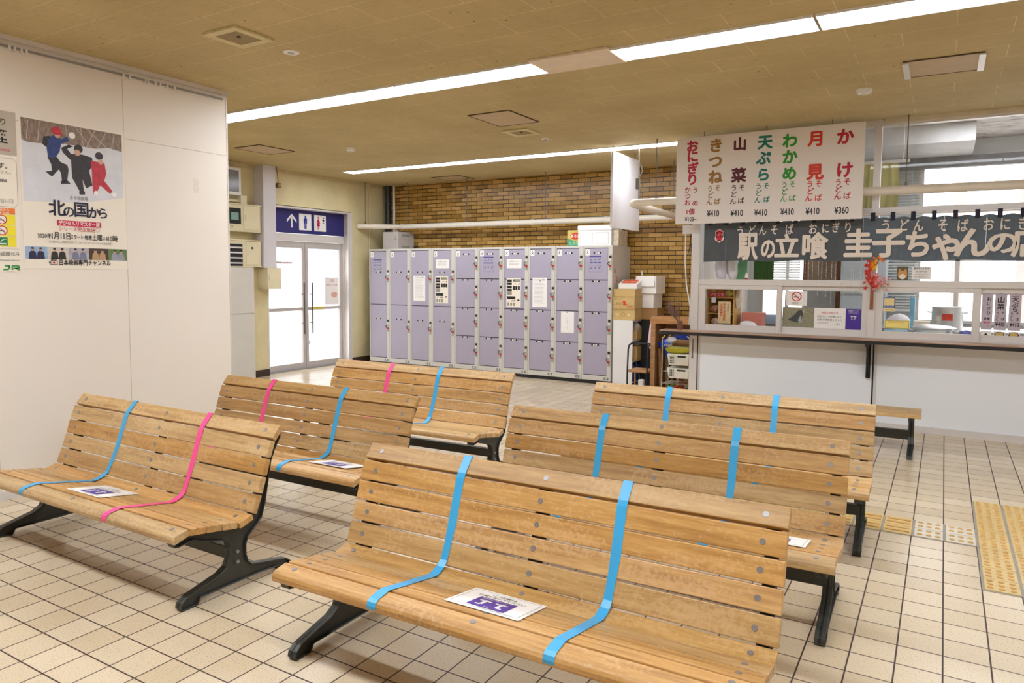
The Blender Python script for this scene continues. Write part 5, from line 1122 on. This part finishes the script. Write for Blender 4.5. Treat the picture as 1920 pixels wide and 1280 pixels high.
# ================================================================ OUTSIDE
S(MB().box(-40, -8.9, -25, 40, -.1, -.005).box(-8.9, 30, 10.5, 40, -.1, -.005).build('ground_outside', mat('pale_concrete_paving', (206, 204, 200), .7, var=.05, scale=1)))
rg = thing('handrail', 'grey metal handrail outside the left entrance door', 'handrail', (-10.2, 7.7, 0)); 
for z in (.85, .45): MB().tube([(0, -1.2, z), (0, .55, z), (0, .62, z-.06), (0, .62, 0)], .022, 8).build('rail', M_GREYP, rg, smooth=True)
fa = thing('building', 'pale building with orange door seen faintly through the entrance doors', 'building', (-19, 13, 0)); MB().box(-4, 0, -9, 9, 0, 7).build('wall', mat('white_render_facade', (236, 234, 230), .7), fa)
MB().box(0, .05, -2.8, -1.5, 0, 2.4).build('orange_door', mat('pale_orange_door', (236, 160, 110), .5), fa)
for y in (-7, -5, -4, 1, 3, 5): MB().box(0, .05, y, y+.9, 1.2, 2.6).build('window', mat('pale_window_grey', (176, 190, 200), .2), fa)
cn_ = thing('canopy', 'white ribbed canopy outside the rear stall window', 'canopy', (3, 12.0, 3.35)); MB().box(-4.5, 5, 0, 1.6, 0, .05).build('soffit', M_WHITE, cn_); q = MB()
for k in range(24): q.box(-4.4+k*.38, -4.37+k*.38, 0, 1.6, -.02, 0)
q.build('ribs', M_GREYP, cn_); MB().box(-4.5, 5, 0, .04, -.03, .12).build('edge', M_GREYP, cn_)
for x in (-.35, .12, .75): 
    p_ = thing('pillar', 'pale red pillar outside the rear stall windows', 'pillar', (x*1.25, 12.6, 0), 0, 'red pillars outside'); MB().box(-.07, .07, -.07, .07, 0, 2.9).build('shaft', mat('washed_red_paint', (246, 200, 194), .6), p_)
# ================================================================ POSTERS ON THE PARTITION
po = sheet('poster', 'large film channel poster of three people playing in snow with black title', 'poster', .705, 1.0, (XP+.002, 2.797, 2.018), PI/2, M_CREAMP)
def F(cx, cy):
    a = (cy-143)/952; x = (cx-135-27*a)/(684+16*a); return (-.342+.686*x, .49-(cy-143-(112-37*a)*x)/(952-37*x)*.93)
def fp(mb, pts, y): return mb.poly([F(*p) for p in pts], y)
q = MB(); fp(q, [(135, 143), (815, 255), (828, 480), (833, 690), (500, 720), (150, 700)], -.0005); q.build('snow_scene', mat('pale_snow_print', (216, 216, 222), .5, var=.06, scale=9), po, fix=False)
q = MB(); fp(q, [(135, 143), (815, 255), (818, 372), (720, 345), (620, 350), (500, 330), (400, 318), (290, 318), (180, 310), (140, 290)], -.0008)
q.build('thicket', mat('brown_thicket_print', (138, 118, 104), .5, var=.35, scale=60, vec=(1, 1, .4)), po, fix=False)
q = MB()
for a, b in (((480, 200), (590, 340)), ((620, 225), (560, 340)), ((700, 240), (640, 345)), ((560, 215), (700, 340)), ((760, 250), (740, 350)), ((520, 210), (540, 330)), ((180, 160), (170, 290)), ((250, 170), (240, 300)), ((420, 190), (430, 300))): q.strip([F(*a), F(*b)], .004, -.001)
q.build('twigs', mat('pale_twig_print', (196, 182, 168), .5), po, fix=False)
M_NVP = mat('navy_coat_print', (44, 62, 120), .5, var=.2, scale=40); M_DKP = mat('dark_clothes_print', (52, 46, 52), .5, var=.3, scale=50); M_RDP = mat('red_suit_print', (190, 48, 62), .5, var=.2, scale=40); M_SKN = mat('skin_print', (206, 160, 136), .5)
q = MB(); fp(q, [(330, 262), (380, 268), (385, 290), (430, 268), (445, 300), (390, 318), (380, 370), (355, 410), (305, 412), (296, 350), (305, 290)], -.0012); q.build('blue_jacket', M_NVP, po, fix=False)
q = MB(); fp(q, [(300, 408), (360, 405), (385, 440), (430, 460), (440, 490), (430, 570), (395, 572), (390, 520), (375, 490), (330, 540), (288, 505), (330, 500), (325, 455)], -.0011)
fp(q, [(275, 270), (320, 265), (300, 345), (268, 320)], -.0011); fp(q, [(385, 570), (432, 565), (455, 588), (390, 590)], -.0011)
fp(q, [(390, 345), (440, 322), (470, 335), (430, 352), (455, 385), (530, 390), (600, 410), (610, 460), (580, 500), (605, 600), (560, 620), (535, 560), (545, 640), (515, 640), (465, 550), (455, 430), (400, 375)], -.0011)
q.disc(*F(505, 352), .030, y=-.0013).disc(*F(650, 400), .028, y=-.0015); fp(q, [(510, 640), (552, 640), (552, 662), (515, 662)], -.0012); q.build('dark_clothing', M_DKP, po, fix=False)
q = MB(); fp(q, [(590, 430), (640, 440), (690, 450), (704, 520), (690, 570), (750, 640), (735, 660), (660, 600), (640, 640), (610, 660), (602, 560), (600, 500)], -.0014); q.disc(*F(358, 232), .032, .028, -.0014); fp(q, [(330, 215), (400, 250), (398, 265), (350, 250)], -.0013); q.build('red_clothing', M_RDP, po, fix=False)
q = MB().disc(*F(365, 262), .018, y=-.0013).disc(*F(498, 378), .021, y=-.0015).disc(*F(662, 440), .018, y=-.0017); q.build('faces', M_SKN, po, fix=False)
q = MB().disc(*F(462, 262), .022, y=-.0013).disc(*F(630, 652), .015, y=-.0016).disc(*F(765, 665), .016, y=-.0016); q.build('white_mittens', M_PAPER, po, fix=False)
lettering(po, [('倉本聰劇場', -.02+F(530, 690)[0]+.0, F(530, 690)[1], .03, {'fit': .125})], M_GREYP, -.002)
q = MB()
for t_, cx, cy, s_ in (('北', 362, 752, .115), ('の', 440, 778, .085), ('国', 527, 767, .112), ('か', 615, 790, .09), ('ら', 680, 795, .085)): text(q, t_, *F(cx, cy), s_, .022, -.002)
q.build('title_lettering', mat('blue_black_title', (22, 20, 52), .5), po, fix=False)
def band(x0, x1, z0, z1, m, nme): MB().rect(x0, x1, z0, z1, -.0015).build(nme, m, po, fix=False)
a, b = F(362, 850), F(668, 865); band(a[0], b[0], a[1]-.02, a[1]+.018, mat('magenta_red_band', (206, 26, 74), .5), 'red_band')
lettering(po, [('デジタルリマスター版', (a[0]+b[0])/2, a[1]-.001, .034, {'fit': .28})], M_WHITE, -.0025, .02)
c = F(500, 900); lettering(po, [('シリーズ完全放送', c[0], c[1], .034, {'fit': .245})], M_CRIM, -.002, .005); MB().ring(*F(643, 908), .015, .0015, -.002).build('small_circle', M_CRIM, po, fix=False)
zc = F(480, 952)[1]
lettering(po, [('2020年', -.222, zc, .036, {'fit': .085}), ('1月11日', -.115, zc+.004, .055, {'fit': .12}), ('スタート', -.010, zc, .036, {'fit': .085}), ('毎週', .068, zc, .034, {'fit': .05}), ('土曜', .132, zc+.002, .048, {'fit': .07}), ('よる', .19, zc, .03, {'fit': .035}), ('10時', .245, zc, .05, {'fit': .07})], mat('dark_grey_print', (44, 40, 48), .5), -.002, .02)
lettering(po, [('~「北の国から」40周年に向けて、TVシリーズとスペシャルを全話放送~', .01, zc-.038, .02, {'fit': .46})], M_GREYP, -.002)
# film strip of five small pictures
zb, zt = F(160, 1090)[1], F(160, 1005)[1]
cl = [((150, 176, 206), (36, 36, 70)), ((206, 196, 186), (44, 36, 34)), ((176, 172, 176), (120, 124, 150)), ((70, 50, 40), (190, 150, 110)), ((96, 124, 70), (150, 150, 166))]
for k_, (bg_, fg_) in enumerate(cl):
    x0, x1 = -.345+k_*.1385, -.345+(k_+1)*.1385
    f_ = MB().rect(x0, x1, zb, zt, -.0012).build('film_still', mat('still_bg_%s' % 'abcde'[k_], bg_, .5, var=.12, scale=40), po, fix=False)
    q = MB()
    for cx in (x0+.045, x0+.095): q.poly([(cx-.026, zb), (cx+.026, zb), (cx+.02, zb+.045), (cx+.006, zb+.056), (cx-.006, zb+.056), (cx-.02, zb+.045)], -.0018)
    q.build('coats', mat('still_fg_%s' % 'abcde'[k_], fg_, .5, var=.1), f_, fix=False)
    q = MB()
    for cx in (x0+.045, x0+.095): q.disc(cx, zb+.064, .0095, .011, -.002)
    q.build('faces', M_SKN, f_, fix=False)
    q = MB()
    for cx in (x0+.045, x0+.095): q.disc(cx, zb+.072, .010, .007, -.0022)
    q.build('hair', M_DKP, f_, fix=False)
zl = F(520, 1130)[1]
lettering(po, [('日本映画専門チャンネル', .045, zl, .042, {'fit': .355})], M_BLACK, -.002, .025)
q = MB().ring(-.178, zl+.022, .009, .005, -.002).ring(-.158, zl+.022, .009, .005, -.002); q.frame(-.19, -.145, -.0025, -.002, zl-.016, zl+.012, .003).poly([(-.20, zl+.008), (-.19, zl), (-.20, zl-.01)], -.002); q.build('camera_emblem', M_BLACK, po, fix=False); MB().disc(-.168, zl-.002, .007, y=-.0028).build('red_dot', M_RED, po, fix=False)
sg = sheet('station_notice', 'no smoking notice with yellow strips, cut by the left edge, beside the snow poster', 'notice', .72, 1.03, (XP+.002, 2.065, 2.012), PI/2, M_CREAMP)
MB().rect(-.36, .36, .235, .515, -.0006).build('grey_header', mat('warm_grey_header', (188, 176, 160), .5), sg, fix=False)
lettering(sg, [('4月1日より', .300, .445, .048, {'align': 'R'}), ('全面禁煙', .308, .35, .095, {'align': 'R'})], M_BLACK, -.002, .012)
lettering(sg, [('No designated smoking rooms', .318, .270, .030, {'align': 'R'})], mat('pink_red_print', (216, 70, 90), .5), -.002)
lettering(sg, [('駅構内は禁煙となります。', .30, .165, .042, {'align': 'R'}), ('No smoking in stations', .295, .075, .038, {'align': 'R'})], M_BLACK, -.002, .01)
lettering(sg, [('喫煙所はご利用になれません。', .32, .125, .028, {'align': 'R'}), ('车站内禁烟・', .22, -.015, .03, {'align': 'R'}), ('역에서는 금연입니다', .33, -.06, .03, {'align': 'R'})], M_GREYP, -.002)
q = MB(); 
for a_, b_ in (((.34, .18), (.355, .18)),): pass
q.strip([(-.3, .215), (.335, .215), (.355, .195), (.355, -.075), (.335, -.095), (-.3, -.095)], .002, -.0012); q.build('rounded_border', M_GREYP, sg, fix=False)
MB().rect(-.3, .335, -.145, -.105, -.0012).build('orange_bar', mat('orange_bar_print', (236, 128, 50), .5), sg, fix=False)
lettering(sg, [('4月1日から', .30, -.117, .02, {'align': 'R'}), ('(1 April 2020)', .30, -.136, .018, {'align': 'R'})], M_WHITE, -.002)
M_YEL = mat('bright_yellow_print', (244, 226, 50), .5)
for k_ in range(3): MB().rect(-.3, .335, -.214-k_*.07, -.148-k_*.07, -.0012).build('yellow_row', M_YEL, sg, fix=False)
for z in (-.18, -.25):
    MB().disc(.255, z, .026, y=-.0015).build('white_disc', M_WHITE, sg, fix=False); MB().ring(.255, z, .031, .006, -.002).strip([(.233, z+.02), (.277, z-.02)], .005, -.002).build('no_smoking_ring', M_RED, sg, fix=False); MB().rect(.238, .27, z-.006, z, -.0025).build('cigarette', M_BLACK, sg, fix=False)
MB().rect(.225, .285, -.346, -.294, -.0015).build('green_square', mat('safety_green', (20, 130, 84), .5), sg, fix=False); MB().strip([(.233, -.336), (.278, -.336)], .008, -.002).strip([(.243, -.322), (.263, -.305), (.278, -.305)], .005, -.002).build('smoking_mark', M_WHITE, sg, fix=False)
lettering(sg, [('札幌圏・稚内・新函館北斗', .352, -.40, .028, {'align': 'R'})], M_BLACK, -.002); lettering(sg, [('(Sapporo, Wakkanai, Shin-Hakodate-Hokuto)', .35, -.44, .015, {'align': 'R'})], M_GREYP, -.002)
q = MB().strip([(-.3, -.368), (.352, -.368)], .0015, -.001).strip([(.0, -.47), (.20, -.47), (.20, -.51), (.0, -.51)], .0015, -.001); q.build('rules', M_GREYP, sg, fix=False)
M_GRN = mat('logo_green', (44, 150, 60), .5)
q = MB().strip([(.262, -.478), (.292, -.478)], .009, -.002).strip([(.288, -.476), (.288, -.494), (.278, -.502), (.252, -.502)], .009, -.002).strip([(.305, -.504), (.305, -.478), (.345, -.478), (.348, -.488), (.340, -.493), (.312, -.493)], .009, -.002).strip([(.328, -.493), (.35, -.504)], .009, -.002); q.build('green_logo', M_GRN, sg, fix=False)
pst = sheet('grey_smudge', 'faint grey smudge of old tape on the white poster wall', 'smudge', .05, .11, (XP+.0004, 3.74, 2.20), PI/2, mat('faint_smudge', (228, 217, 205), .6, var=.1, scale=60), t=.0004)
